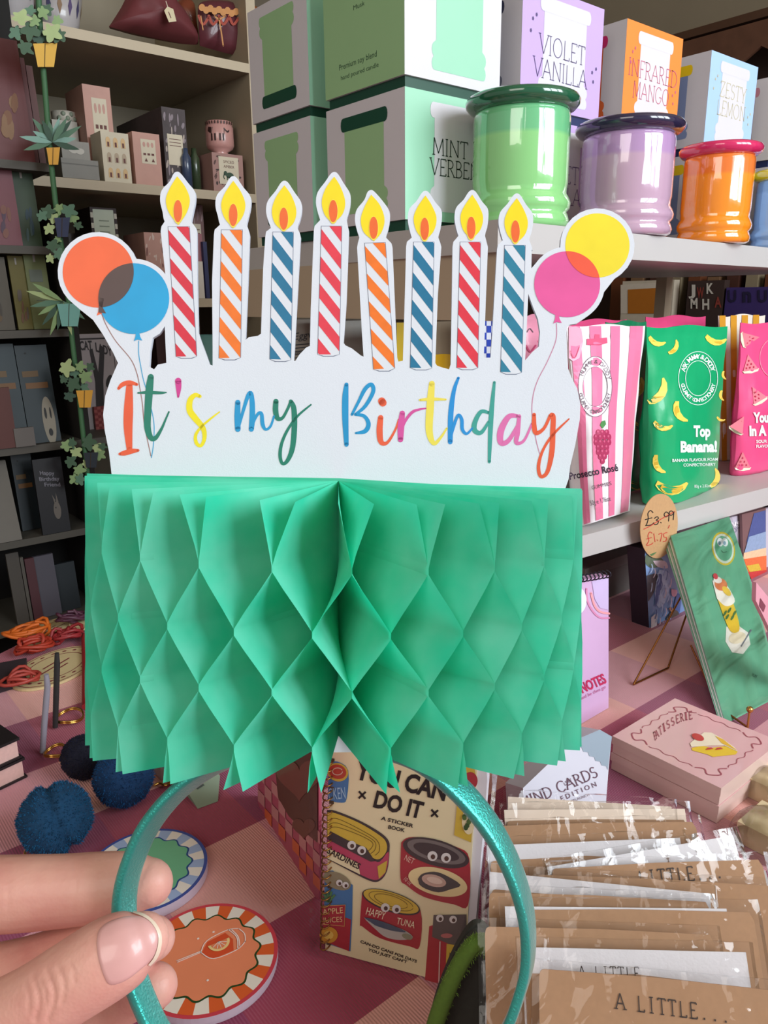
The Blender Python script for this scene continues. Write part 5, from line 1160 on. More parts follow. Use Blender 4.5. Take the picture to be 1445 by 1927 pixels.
o, C, r = pompom((158, 1424), 44, '#0c0c30', '#06061c', 0, 'p', 'dark navy pompom keyring behind the two blue ones', 12)
# ---- strap keyrings
for pts, rc, rr, c, lab in ((((80,1415),(84,1360),(90,1290),(88,1268)), (104,1416), .010, '#8d8a96', 'grey strap keyring with a gold ring, left of the dark pompom'), (((104,1368),(106,1310),(108,1250),(108,1228)), (130,1350), .014, '#2a2a2a', 'black strap keyring with a gold ring, right of the grey strap')):
    b0 = T(*pts[0], ZT + .004); y_ = b0.y; e1 = T(pts[-1][0], pts[-1][1] + 50, ZT + .03)
    o = thing('strap_keyring', (b0.x, b0.y, ZT), lab, 'keyring', 'strap keyrings on the pink cloth')
    base = T(*pts[0], ZT + .002); hf = plane(base, V((FWD.x, FWD.y, 0))); m = MB()
    m.tube([hf(px, py, k_ * .0004) for k_, (px, py) in enumerate(pts)], [.0028, .0030, .0030, .0022], mat(c, .6, .1), 8); m.build('strap', o)
    C = T(*rc, ZT + .004); m = MB()
    for dz in (0, .0018): m.tube([C + V((rr * math.cos(a), rr * math.sin(a), dz + .0015 * math.sin(a * 2))) for a in [2 * math.pi * k_ / 28 for k_ in range(28)]], .0009, M_brass, 8, True)
    m.build('split_ring', o)
# ---- oval labels and ribbon heap
def oval(cpx, rx, ry, rot, zo, label, txt):
    C = T(*cpx, ZT + zo); a_ = math.radians(rot); ux = V((math.cos(a_), math.sin(a_), 0)); uy = V((-math.sin(a_), math.cos(a_), 0)); f = lambda u, v, w=0.0: V((C.x, C.y, ZT + zo)) + ux * u * rx + uy * v * ry + V((0, 0, w))
    m = MB(); m.slab(f, ell(0, 0, 1, 1, 48), 0, .003, mat('#c9b78a', .6, .08, 60)); k_ = mat('#7a2a35', .6)
    for s_ in (.93, .66): m.stroke(f, ell(0, 0, s_, s_, 48) + [(s_, 0)], k_, .0032, 1, .025)
    [m.poly(f, ell(.79 * math.cos(t), .79 * math.sin(t), .035, .06, 5, math.degrees(t)), k_, .0033) for t in [k2 * .33 for k2 in range(19)]]
    for q in (.2, 0, -.2): m.stroke(f, [(-.4 + abs(q), q), (.4 - abs(q), q)], k_, .0033, 1, .05)
    tag(m.build('oval_card'), label, 'card', 'oval cream cards with bracelets')
oval((105, 1258), .058, .040, 30, 0, 'oval cream printed card in front, carrying the coiled red cord', 'OLD SHOP')
oval((100, 1188), .050, .030, 25, 0, 'oval cream card under the orange cord bundle, at the back left', 'OLD')
oval((176, 1168), .034, .026, 25, .0035, 'small oval cream card beside the paper fan, at the back', 'OLD')
def heap(cpx, r, c, n, label, seed, zo=.004, th=.0022):
    C = T(*cpx, ZT + zo); r1 = random.Random(seed); m = MB(); mm = mat(c, .5, .15, 60)
    for i in range(n):
        pts = []; a = r1.uniform(0, 6); cx, cy = r1.uniform(-.3, .3) * r, r1.uniform(-.3, .3) * r; q = r * r1.uniform(.4, .8)
        for k_ in range(14): t = a + k_ * .48; pts.append(V((C.x + cx + q * math.cos(t) * 1.3, C.y + cy + q * math.sin(t) * .8, ZT + zo + th + .006 + .010 * math.sin(t * 1.5 + i) * (i / n))))
        m.tube(pts, th, mm, 7)
    tag(m.build('cord_bracelet'), label, 'bracelet', 'bundles of coloured cord')
heap((60, 1196), .028, '#c7601c', 5, 'orange cord bundle lying on the back oval card', 4)
heap((62, 1225), .022, '#a3321f', 5, 'rust red cord bundle at the left of the oval cards', 6)
heap((40, 1285), .022, '#a23a30', 4, 'red cord coil nearest the front on the oval card', 9, .0045, .0020)
heap((124, 1205), .020, '#8c2226', 6, 'dark red cord bundle next to the orange one', 11)
heap((135, 1172), .018, '#4a2236', 4, 'plum cord bundle furthest back beside the paper fan', 14, .0075)
mb = MB(); P = [T(*p, ZT + .005) for p in ((158,1195),(160,1250),(160,1330))]; mb.tube(P, .0035, mat('#8c2226', .5), 8); tag(mb.build('cord_bracelet'), 'straight dark red strap by the left edge of the paper fan', 'bracelet')
mb = MB(); P = [T(*p, ZT) for p in ((0,1262),(52,1252),(46,1290),(-20,1310))]; mb.slab(lambda x, y, w=0: V((x, y, ZT + w)), [(p.x, p.y) for p in P], 0, .010, mat('#2c2228', .7)); tag(mb.build('pouch'), 'small black pouch at the left edge among the cords', 'pouch')
# ---- black books at the left
ba, bb_, bc = T(52, 1462, ZT), T(-10, 1492, ZT), T(30, 1380, ZT)
ux = (bb_ - ba).normalized(); uy = V((-ux.y, ux.x, 0)); uy = uy if uy.dot(FWD) > 0 else -uy
for k_, (zz, lab) in enumerate(((ZT, 'black covered book at the bottom of the pair, left edge'), (ZT + .0215, 'black covered book with white title lettering, on top of the pair at the left edge'))):
    A = ba + ux * (.002 * k_); A.z = zz; m = MB(); o = thing('book', tuple(A), lab, 'book', 'black covered books at the left edge')
    f = lambda u, v, w=0.0, A=A: A + ux * u + uy * v + Z * w; Wb, Db = .11, .075
    m = MB(); m.slab(f, [(.002, .002), (Wb, .002), (Wb, Db - .002), (.002, Db - .002)], .0018, .018, mat('#d8b0a8', .7, .1, 400)); m.build('pages', o)
    m = MB(); m.slab(f, [(0, 0), (Wb + .002, 0), (Wb + .002, Db), (0, Db)], 0, .0018, mat('#1c1618', .5)); m.slab(f, [(0, 0), (Wb + .002, 0), (Wb + .002, Db), (0, Db)], .018, .0205, mat('#1c1618', .5))
    if k_:
        g = lambda u, v, w=0.0, f=f: f(.012 + u * .03, .065 - v * .05, .0206 + w); text(m, lambda u, v, w=0.0, f=f: f(.008 + v, Db - .008 - u, .0207 + w), 'ALL LOVE:', (.0, .016), (.055, .016), .011, mat('#e8e2da', .5), 0, off=.03, up=(0, -1))
    m.build('cover', o)
# ---- small sage green parcel under the fan
f, pf, a, e, u_, n = lean((372, 1522), (410, 1508), (340, 1440)); m = MB()
m.slab(pf, [(318,1432),(372,1522),(410,1508),(414,1460),(380,1420)], -.02, 0, mat('#7f8f7c', .6, .06)); m.poly(pf, [(296,1440),(330,1428),(385,1478),(372,1486)], mat('#3e4a46', .6), .0004); text(m, pf, 'ME', (318,1440), (348,1468), 15, mat('#d8d2c8', .5), .0008, off=.03)
tag(m.build('printed_box'), 'sage green box with a dark band and pale letters, under the paper fan', 'box')
mb = MB(); mb.slab(lambda x, y, w=0.0: T(x, y, ZT) + V((0, 0, w)), [(288,1452),(310,1442),(322,1456),(304,1468)], 0, .014, mat('#b9a8a8', .6)); tag(mb.build('paper_tag'), 'crumpled pale paper tag between the blue pompom and the sage box', 'tag')
# ---- checkered heart package
f, pf, a, e, u_, n = lean((505, 1545), (596, 1692), (478, 1395)); m = MB()
def heart(cx, cy, s_): return [(cx + s_ * .062 * 16 * math.sin(t) ** 3, cy - s_ * .062 * (13 * math.cos(t) - 5 * math.cos(2 * t) - 2 * math.cos(3 * t) - math.cos(4 * t))) for t in [k2 * math.pi / 20 for k2 in range(40)]]
m.slab(pf, [(484,1395),(486,1546),(592,1692),(600,1692),(600,1395)], -.002, 0, mat('#b5546a', .5, .1))
for i in range(9):
    for j in range(9):
        if (i + j) % 2: continue
        x0, y0 = 486 + i * 13, 1500 + j * 22 + i * 14 - 60; q = [(x0, y0), (x0 + 13, y0 + 14), (x0 + 13, y0 + 36), (x0, y0 + 22)]
        if y0 > 1395 + i * 3 and y0 + 36 < 1548 + (x0 - 486) * 1.38 and x0 < 600: m.poly(pf, q, mat('#d9683c', .5) if j > 2 else mat('#c98a8a', .5), .0005)
m.poly(pf, [(540,1400),(599,1400),(599,1585),(575,1565),(545,1535),(525,1500),(520,1450)], mat('#5f3a2e', .5, .1), .0008); m.poly(pf, heart(566, 1462, 44), mat('#7a4a3a', .4, .06, coat=.3), .0012); m.poly(pf, heart(574, 1556, 22), mat('#6a4032', .4), .0011)
tag(m.build('heart_package'), 'orange and pink checked package with brown hearts, left of the spiral sticker book', 'package')

# ---- spiral sticker book
f, pf, a, e, u_, n = lean((612, 1788), (872, 1862), (628, 1418)); bk = thing('sticker_book', tuple(a), 'cream spiral-bound sticker book reading YOU CAN DO IT with printed food cans', 'book')
COV = [(622,1412),(888,1418),(898,1440),(872,1858),(612,1788)]
m = MB(); m.slab(pf, [(632,1414),(905,1410),(914,1432),(916,1470),(884,1866),(620,1791)], -.0085, -.0012, mat('#d8d4dc', .5), mat('#c9c4cc', .5)); m.build('pages', bk)
m = MB(); M_cream = mat('#e6d7ae', .4, .04, 30, coat=.2); m.slab(pf, COV, -.001, 0, M_cream)
zb_ = lambda x, y, w=0.0: pf(560 + x / 3.6125, 1380 + y / 3.6125, w); K_ = mat('#14110f', .5)
for s_, p0, p1, h_ in (('YOU CAN', (385,300), (1000,455), 120), ('DO IT', (513,495), (838,577), 110)): text(m, zb_, s_, p0, p1, h_, K_, .0004, off=.035)
for x, y in ((440,418),(932,542)): m.stroke(zb_, [(x - 22, y - 26), (x + 22, y + 26)], K_, .0004, 1, 14); m.stroke(zb_, [(x + 24, y - 22), (x - 24, y + 22)], K_, .0004, 1, 14)
text(m, zb_, 'A STICKER', (566,585), (785,640), 24, K_, .0004, off=.03); text(m, zb_, 'BOOK', (615,645), (728,670), 24, K_, .0004, off=.03)
text(m, zb_, 'CAN-DO CANS FOR DAYS', (425,1420), (808,1558), 18, K_, .0004, off=.03); text(m, zb_, "YOU JUST CAN'T", (478,1475), (742,1562), 18, K_, .0004, off=.03)
cY, cR, cD, cG, cB = (mat(c, .4, .08, 200) for c in ('#cfae3c', '#a82c36', '#3a3234', '#8f8468', '#3f74a8'))
def eyes(x, y, x2, y2, r=30):
    for X, Y in ((x, y), (x2, y2)): m.poly(zb_, ell(X, Y, r, r, 16), mat('#d9d4d2', .4), .0012); m.poly(zb_, ell(X + 4, Y + 4, r * .45, r * .5, 12), mat('#4a3228', .4), .0014)
# sardine tin
m.poly(zb_, cr([(200,520),(260,525),(420,590),(560,670),(620,730),(625,800),(610,930),(560,1000),(490,1000),(330,920),(200,850)], 4), cD, .0004)
m.poly(zb_, cr([(205,700),(330,760),(500,850),(560,870),(620,800),(608,920),(560,985),(490,985),(330,905),(205,840)], 3), mat('#b8405e', .4), .0006)
m.poly(zb_, [(545,900),(612,860),(600,940),(555,985)], cY, .0008)
m.poly(zb_, cr([(205,535),(260,540),(420,605),(560,690),(605,740),(605,800),(560,850),(500,838),(330,755),(205,700)], 4), cY, .0007)
m.poly(zb_, [(225,660),(340,720),(470,775),(530,865),(500,868),(330,780),(205,715)], cD, .0009)
for q in (0, 30, 58): m.stroke(zb_, cr([(215, 590 + q), (270, 575 + q), (420, 645 + q * .7), (540 - q * .5, 720 + q * .3), (560 - q, 790 - q * .2), (530 - q, 825 - q * .4)], 4), mat('#6a5418', .5), .0009, 1, 4)
m.poly(zb_, [(200,770),(415,880),(428,955),(205,845)], M_cream, .0009); text(m, zb_, 'SARDINES', (200,805), (418,920), 40, K_, .0011, off=.02); eyes(372, 755, 440, 790)
# oyster tin
m.poly(zb_, cr([(705,740),(760,705),(900,715),(1080,770),(1168,850),(1160,1165),(1060,1160),(860,1110),(740,1030),(700,980),(705,740)], 4), cR, .0004)
m.poly(zb_, ell(942, 808, 232, 88, 36, 16), cD, .0007); m.poly(zb_, ell(945, 800, 205, 68, 36, 16), mat('#6f6664', .4), .0009); m.poly(zb_, ell(945, 800, 160, 46, 36, 16), mat('#3a3234', .4), .0010)
m.poly(zb_, ell(955, 1005, 205, 92, 36, 14), mat('#e6cf9a', .4), .0008); m.poly(zb_, cr([(820,985),(850,950),(930,935),(1010,960),(1110,1025),(1040,1055),(960,1075),(870,1050),(828,1020)], 3), mat('#4a4444', .5), .0010); m.poly(zb_, ell(930, 995, 85, 40, 20, 14), mat('#c9a596', .4), .0012); m.poly(zb_, ell(935, 992, 55, 22, 20, 14), mat('#e0c4b4', .4), .0014)
text(m, zb_, 'NET', (725,855), (785,885), 40, mat('#e0b8a8'), .0009); text(m, zb_, '10 oz', (722,990), (765,1030), 28, mat('#e0b8a8'), .0009); eyes(920, 828, 1012, 840, 34)
# tuna tin
m.poly(zb_, cr([(440,1080),(520,1060),(700,1100),(835,1200),(830,1445),(760,1445),(560,1390),(440,1310),(425,1290),(440,1080)], 4), cR, .0004)
m.poly(zb_, ell(638, 1142, 205, 68, 36, 18), cD, .0007); m.poly(zb_, ell(638, 1138, 196, 60, 36, 18), cY, .0008); 
for q in (.8, .6): m.stroke(zb_, ell(638, 1135, 196 * q, 60 * q, 32, 18) , mat('#7a6020', .5), .0010, 1, 4)
m.poly(zb_, cr([(452,1245),(520,1262),(640,1300),(740,1340),(785,1385),(700,1400),(600,1380),(530,1325),(470,1268)], 4), mat('#b8b4ae', .3), .0008); m.poly(zb_, cr([(452,1245),(540,1262),(650,1300),(740,1345),(640,1335),(530,1300)], 4), mat('#44566a', .3), .0010); m.poly(zb_, ell(748, 1375, 38, 18, 12, 20), mat('#8a8a72', .4), .0012)
text(m, zb_, 'HAPPY', (465,1225), (590,1262), 52, mat('#efe0c0'), .0009); text(m, zb_, 'TUNA', (672,1290), (795,1320), 46, mat('#efe0c0'), .0009); eyes(600, 1178, 675, 1188, 30)
# left cans
m.poly(zb_, cr([(215,200),(270,190),(345,250),(335,440),(300,470),(205,455)], 3), cB, .0004); m.poly(zb_, ell(275, 262, 72, 62, 24, 20), cY, .0006); m.poly(zb_, ell(275, 258, 60, 48, 24, 20), mat('#b8402c', .4), .0008); m.stroke(zb_, ell(275, 255, 34, 24, 16), mat('#d8b8a0', .4), .0010, 1, 6); text(m, zb_, 'CKEN', (215,450), (330,440), 80, mat('#9fc0d8', .4), .0007)
m.poly(zb_, [(185,940),(240,930),(376,1030),(372,1260),(360,1480),(180,1420)], cB, .0004); m.poly(zb_, ell(270, 1000, 100, 55, 24, 24), cG, .0006); m.poly(zb_, [(178,1260),(330,1250),(365,1262),(352,1478),(170,1405)], cR, .0006); m.poly(zb_, [(172,1168),(328,1160),(322,1305),(170,1290)], cR, .0009); m.stroke(zb_, [(172,1168),(328,1160),(322,1305),(170,1290)], mat('#d8a860'), .0011, 1, 4)
text(m, zb_, 'APPLE', (176,1228), (314,1215), 40, mat('#e8c890'), .0011); text(m, zb_, 'JUICES', (176,1282), (308,1275), 36, mat('#e8c890'), .0011); m.poly(zb_, ell(215, 1365, 62, 55, 20), mat('#d0932c', .4), .0010); m.poly(zb_, ell(215, 1365, 34, 30, 10), mat('#e6bc58', .4), .0012); eyes(288, 1010, 330, 1025, 22)
for a_ in (200, 230, 260, 290, 320): m.stroke(zb_, [(215, 1140), (215 + 55 * math.cos(math.radians(a_)), 1140 + 75 * math.sin(math.radians(a_)))], mat('#4a7a4a'), .0010, 1, 16)
# right cans
m.poly(zb_, [(1140,160),(1195,180),(1212,300),(1180,740),(1065,690),(1090,420),(1120,350)], cY, .0004); m.poly(zb_, ell(1175, 320, 50, 60, 20), cR, .0006); m.poly(zb_, [(1120,450),(1200,470),(1195,520),(1115,505)], cR, .0006); m.poly(zb_, ell(1160, 600, 42, 85, 20, -4), M_cream, .0006)
for i in range(11): m.poly(zb_, ell(1135 + (i * 29) % 48, 560 + (i * 37) % 90, 15, 16, 10), mat(('#4a6a34', '#2f5226')[i % 2], .3), .0008 + i * .00004)
m.poly(zb_, [(895,1310),(960,1290),(1100,1330),(1160,1400),(1130,1700),(865,1690)], cR, .0004); m.poly(zb_, [(925,1232),(1148,1228),(1150,1420),(1060,1440),(915,1380)], mat('#5a5250', .4, .1), .0006); m.poly(zb_, ell(1015, 1370, 40, 16, 14), mat('#b86a68', .4), .0009)
m.poly(zb_, [(1015,1425),(1135,1445),(1120,1700),(1005,1690)], cY, .0008); m.stroke(zb_, [(1030,1600),(1038,1490),(1095,1590),(1110,1480)], K_, .0010, 1, 18); eyes(970, 1250, 1060, 1258, 26); m.stroke(zb_, [(970,1410),(962,1690)], mat('#d8b8b0'), .0008, 1, 8)
m.build('cover', bk)
m = MB(); M_wire = mat('#9a6a34', .3, .1, metal=.9)
for i in range(27):
    t = i / 26; x, y = 617 - 6 * t, 1428 + 345 * t; P = []
    for k_ in range(15): q = k_ / 14 * 5.2 - .4; P.append(pf(x - 4 - 8 * math.cos(q) + 6, y + 3 * math.sin(q) + 8 * (k_ / 14), .0048 * math.sin(q) + .0004 if 1 else 0))
    m.tube(P, .00055, M_wire, 5)
    m.poly(pf, [(x + 4, y - 2), (x + 13, y - 1), (x + 13, y + 5), (x + 4, y + 4)], mat('#4a3a26', .5), .0005) if i % 2 == 0 else None
m.build('spiral_binding', bk)
def cello(sc=(14, 34, 34), dist=.0036, k1=.8, k0=.0, ior=1.5, rough=.06):
    m = bpy.data.materials.new('cellophane'); m.use_nodes = True; nt = m.node_tree; nt.nodes.clear(); l = nt.links.new
    o = nt.nodes.new('ShaderNodeOutputMaterial'); mx = nt.nodes.new('ShaderNodeMixShader'); tr = nt.nodes.new('ShaderNodeBsdfTransparent'); gl_ = nt.nodes.new('ShaderNodeBsdfGlossy'); gl_.inputs['Roughness'].default_value = rough
    tr.inputs['Color'].default_value = (.97, .97, .97, 1)
    fr = nt.nodes.new('ShaderNodeFresnel'); fr.inputs['IOR'].default_value = ior; ad = nt.nodes.new('ShaderNodeMath'); ad.operation = 'MULTIPLY_ADD'; ad.inputs[1].default_value = k1; ad.inputs[2].default_value = k0; ad.use_clamp = True
    tc = nt.nodes.new('ShaderNodeTexCoord'); mp = nt.nodes.new('ShaderNodeMapping'); mp.inputs['Scale'].default_value = sc; n = nt.nodes.new('ShaderNodeTexNoise'); n.inputs['Scale'].default_value = 1; n.inputs['Detail'].default_value = 2.5; n.inputs['Distortion'].default_value = 1.2
    bp = nt.nodes.new('ShaderNodeBump'); bp.inputs['Strength'].default_value = 1; bp.inputs['Distance'].default_value = dist
    l(tc.outputs['Object'], mp.inputs[0]); l(mp.outputs[0], n.inputs['Vector']); l(n.outputs['Fac'], bp.inputs['Height']); l(bp.outputs['Normal'], gl_.inputs['Normal']); l(bp.outputs['Normal'], fr.inputs['Normal'])
    l(fr.outputs[0], ad.inputs[0]); l(ad.outputs[0], mx.inputs['Fac']); l(tr.outputs[0], mx.inputs[1]); l(gl_.outputs[0], mx.inputs[2]); l(mx.outputs[0], o.inputs['Surface']); return m
M_cel = cello(); M_cel3 = cello((3, 20, 14), .006, 1.6, .0, 1.5); M_cel2 = cello((6, 6, 12), .0015, .5, 0, 1.4)
m = MB(); m.slab(pf, [(590,1408),(912,1408),(930,1430),(930,1470),(894,1874),(590,1798)], -.0100, .0068, M_cel2); m.build('clear_sleeve', bk)

# ---- dark felt bag with a green fuzzy rim at the bottom
fl_ = plane(T(850, 1930, ZT + .03), V((FWD.x, FWD.y, 0))); P = cr([(806,1990,20),(820,1925,20),(840,1868,19),(866,1812,18),(896,1774,16),(925,1785,16),(945,1850,16),(950,1960,16)], 6)
o = thing('felt_bag', tuple(T(880, 1960, ZT)), 'dark grey felt bag with a fuzzy green rim, bottom right of the sticker book', 'bag')
m = MB(); m.tube([fl_(p[0], p[1]) for p in P], [p[2] * .2 / F + .0022 for p in P], mat('#56762a', .95, .2, 300), 12)
r1 = random.Random(5)
for i in range(2600):
    p = P[r1.randrange(len(P))]; a_ = r1.uniform(0, 6.28); c_ = fl_(p[0] + r1.uniform(-5, 5), p[1] + r1.uniform(-12, 12)); d_ = RT * math.cos(a_) + UP * math.sin(a_) - FWD * .5; m.face([c_ + d_ * .0030 - RT * .00025, c_ + d_ * .0030 + RT * .00025, c_ + d_ * .0042 + UP * r1.uniform(-.001, .001)], mat('#6b8c34', .95, .2))
m.build('rim', o)
m = MB(); rows = []
for k_ in range(5):
    t = k_ / 4; rows.append([fl_(878 + (p[0] - 878) * (1 + .04 * t), p[1] + 6, -.014 * t) for p in P])
m.grid(rows, mat('#3f3f3a', .9, .15, 200)); m.slab(fl_, [(p[0], p[1]) for p in P], -.016, -.012, mat('#35352f', .9, .2, 200)); m.build('body', o)

# ---- card file: kraft cards and envelopes in clear sleeves
M_kr = mat('#ac8462', .75, .08, 300); M_env = mat('#dcd8dc', .7, .03, 60, bump=.2, bscale=500); M_env2 = mat('#ecd8c6', .7, .04, 60); M_type = mat('#3a2a22', .6)
bx = thing('card_tray', tuple(T(1180, 1900, ZT)), 'shallow clear tray holding the row of wrapped kraft cards', 'tray')
zk = lambda x, y: (880 + x / 2.557, 1350 + y / 2.557)
PK = [ # left-top px, right-top px, kind, height above the table of the top edge, label, text
 ((952,1493),(1267,1512),'ec',.088,'furthest wrapped card at the back of the tray, its cream envelope showing'),
 ((944,1518),(1292,1516),'ek',.088,'second wrapped card from the back, cream envelope above kraft card'),
 ((927,1550),(1312,1542),'k',.088,'third wrapped kraft card from the back, with little star-shaped glints'),
 ((911,1585),(1283,1570),'wk',.0885,'fourth wrapped card from the back, white envelope tapering to the right'),
 ((1028,1625),(1382,1565),'w',.092,'wrapped card with a white envelope whose right corner sticks up highest'),
 ((1028,1630),(1436,1612),'k',.0922,'wrapped kraft card typed LITTLE, reaching furthest right below the raised white corner'),
 ((1000,1640),(1470,1663),'k',.0925,'wrapped kraft card ending in a single typed dot, cut by the right edge'),
 ((917,1633),(1341,1675),'wk',.098,'wrapped card with a ridged white envelope, left end under the satin hoop'),
 ((911,1673),(1339,1692),'k',.0985,'wrapped kraft card just in front of the ridged white envelope'),
 ((944,1698),(1420,1703),'wk2',.0995,'wrapped kraft card with a short white envelope end at its left'),
 ((903,1737),(1347,1753),'k',.1005,'rounded kraft card sticking out furthest to the left in the front half'),
 ((976,1774),(1408,1784),'wt',.102,'wrapped card second from the front, white envelope with faint typing'),
 ((1005,1815),(1462,1857),'kt',.1035,'front kraft card clearly typed A LITTLE...')]
GC = 'wrapped kraft cards standing in a row'
for i, (a, b_, kind, hz, lab) in enumerate(PK):
    A = on(2, .75 + hz, *a); B = on(2, .75 + hz, *b_); e = B - A; L_ = e.length; eu = e.normalized(); nh = V((eu.y, -eu.x, 0)); nh = nh if nh.dot(FWD) < 0 else -nh
    dn = (nh * .62 - Z * .78).normalized(); hh = (hz - .004) / .78; n = eu.cross(dn); n = n if n.dot(FWD) < 0 else -n
    f = lambda u, v, w=0.0, A=A: A + e * u + dn * v + n * w     # u 0..1 along, v metres down
    o = thing('wrapped_card', tuple(A + e * .5 + dn * hh), lab, 'card', GC)
    ek = mat('#dcc9b2', .7) if kind[0] == 'e' else M_env
    if kind[0] in 'ew' :
        m = MB(); u1 = 1 if kind != 'wk2' else .9; m.slab(f, [(.012, .002), (u1 - .012, .002), (u1 - .012, hh - .002), (.012, hh - .002)], -.0012, -.0004, M_env2 if kind[0] == 'e' else M_env); m.build('envelope', o)
    if kind != 'w':
        m = MB(); off = {'ec': .02, 'ek': .009, 'k': .0015, 'wk': .011, 'wk2': .0035, 'wt': .0135, 'kt': .0015}[kind]
        ul = .02 if kind != 'wk2' else .0; lo_ = .075 if kind == 'wk2' else .02
        m.slab(f, cr([(lo_, off + .004), (lo_ + .006, off + .001), (lo_ + .02, off)], 3) + [(.5, off - (.0008)), (.97, off + (.004 if kind in ('wk', 'wt') else 0)), (.985, off + .004), (.985, hh - .003), (lo_, hh - .003)], .0000, .0010, M_kr)
        if kind == 'kt':
            def tw(s_, u0, v0, step, h_):
                for k2, ch in enumerate(s_):
                    if ch != ' ': serif(m, f, ch, (u0 + k2 * step, v0), (u0 + k2 * step + step * .72, v0 + .0006), h_, M_type, .0014, .09, up=(0, -1))
            serif(m, f, 'A LITTLE...', (.335, .0150), (.80, .0165), .0064, M_type, .0014, .10, up=(0, -1), mono=.85)
            serif(m, f, 'BIT OF', (.30, .034), (.53, .0345), .0064, M_type, .0014, .10, up=(0, -1), mono=.85)
        if i == 5: serif(m, f, ' LITTLE...', (.36, .0125), (.80, .0105), .0075, M_type, .0014, .10, up=(0, -1), mono=.85)
        if i == 6: m.poly(f, ell(.715, .0085, .004, .0012, 10), M_type, .0014)
        if kind == 'wt': serif(m, f, 'A LITTLE...', (.25, .0150), (.62, .0150), .0055, M_type, .0014, .10, up=(0, -1), mono=.85)
        m.build('card', o)
    m = MB(); rr_ = random.Random(i * 7 + 1); NU, NV = 60, 12; rows = []
    for j in range(NV + 1):
        row = []
        for k_ in range(NU + 1):
            u = -.012 + 1.024 * k_ / NU; v = -.0028 + (hh + .001) * j / NV
            q = A + e * u; z_ = noise.noise(V((u * 9 + i * 3, v * 70, i))) * .0016 + noise.noise(V((u * 26 + i, v * 160, 5 + i))) * .0008 + .0005 * math.sin(u * 40 + i) * math.exp(-v / .004)
            row.append(f(u, v + .0012 * noise.noise(V((u * 8, i, 0))) * (j == 0), .0028 + z_))
        rows.append(row)
    m.grid(rows, M_cel, True); back = [f(-.012, -.0028, -.0018), f(1.012, -.0028, -.0018)]
    m.grid([rows[0], [f(-.012 + 1.024 * k_ / NU, -.0028, -.0018) for k_ in range(NU + 1)]], M_cel, True)
    m.grid([[r[-1] for r in rows], [f(1.012, -.0028 + (hh + .001) * j / NV, -.0018) for j in range(NV + 1)]], M_cel, True)
    m.grid([[r[0] for r in rows], [f(-.012, -.0028 + (hh + .001) * j / NV, -.0018) for j in range(NV + 1)]], M_cel, True)
    m.build('clear_sleeve', o)
A, B, C, D = T(900,2000,ZT), T(1560,2050,ZT), T(1440,1640,ZT), T(925,1640,ZT); m = MB()
m.slab(lambda x, y, w=0.0: V((x, y, ZT + w)), [(p.x, p.y) for p in (A, B, C, D)], 0, .001, mat('#cfc8c8', .3, .03)); m.build('tray_floor', bx)

# ---- white card box with grey band
A, D, Bp = T(990,1604,ZT), None, T(1140,1540,ZT); e = (Bp - A); eu = e.normalized(); nb_ = V((eu.y, -eu.x, 0)); nb_ = nb_ if nb_.dot(FWD) < 0 else -nb_
up_ = (Z * .93 - nb_ * .36).normalized(); pf = plane(A, eu.cross(up_)); m = MB(); M_bx = mat('#cdcdda', .4, .03); M_gy = mat('#8f9fae', .4, .04)
OUTb = [(984,1483),(1075,1396),(1128,1373),(1151,1386),(1145,1448),(1138,1540),(990,1604)]
m.slab(pf, OUTb, -.024, 0, M_bx, mat('#cfcbd6', .5))
zig = [(1075,1396)]
for k_ in range(13): t = k_ / 12; zig.append((1075 + 69 * t + (2 if k_ % 2 else -1), 1396 + 52 * t + (-2 if k_ % 2 else 1)))
m.poly(pf, zig + [(1151,1386),(1128,1373)], M_gy, .0003)
zc_ = lambda x, y, w=0.0: pf(880 + x / 2.557, 1350 + y / 2.557, w); kb = mat('#5f3a4e', .5)
text(m, zc_, 'LSW', (468,328), (502,306), 18, kb, .0006); serif(m, zc_, 'MIND CARDS', (262,440), (630,282), 52, kb, .0006, .09); serif(m, zc_, 'FIRST EDITION', (330,455), (622,325), 24, kb, .0006, .09) if 0 else text(m, zc_, 'E D I T I O N', (452,402), (620,330), 24, kb, .0006); text(m, zc_, 'RELAUNCH', (500,408), (585,376), 12, kb, .0006)
tag(m.build('card_box'), 'white boxed card deck with a grey zigzag band, reading CARDS EDITION', 'box')

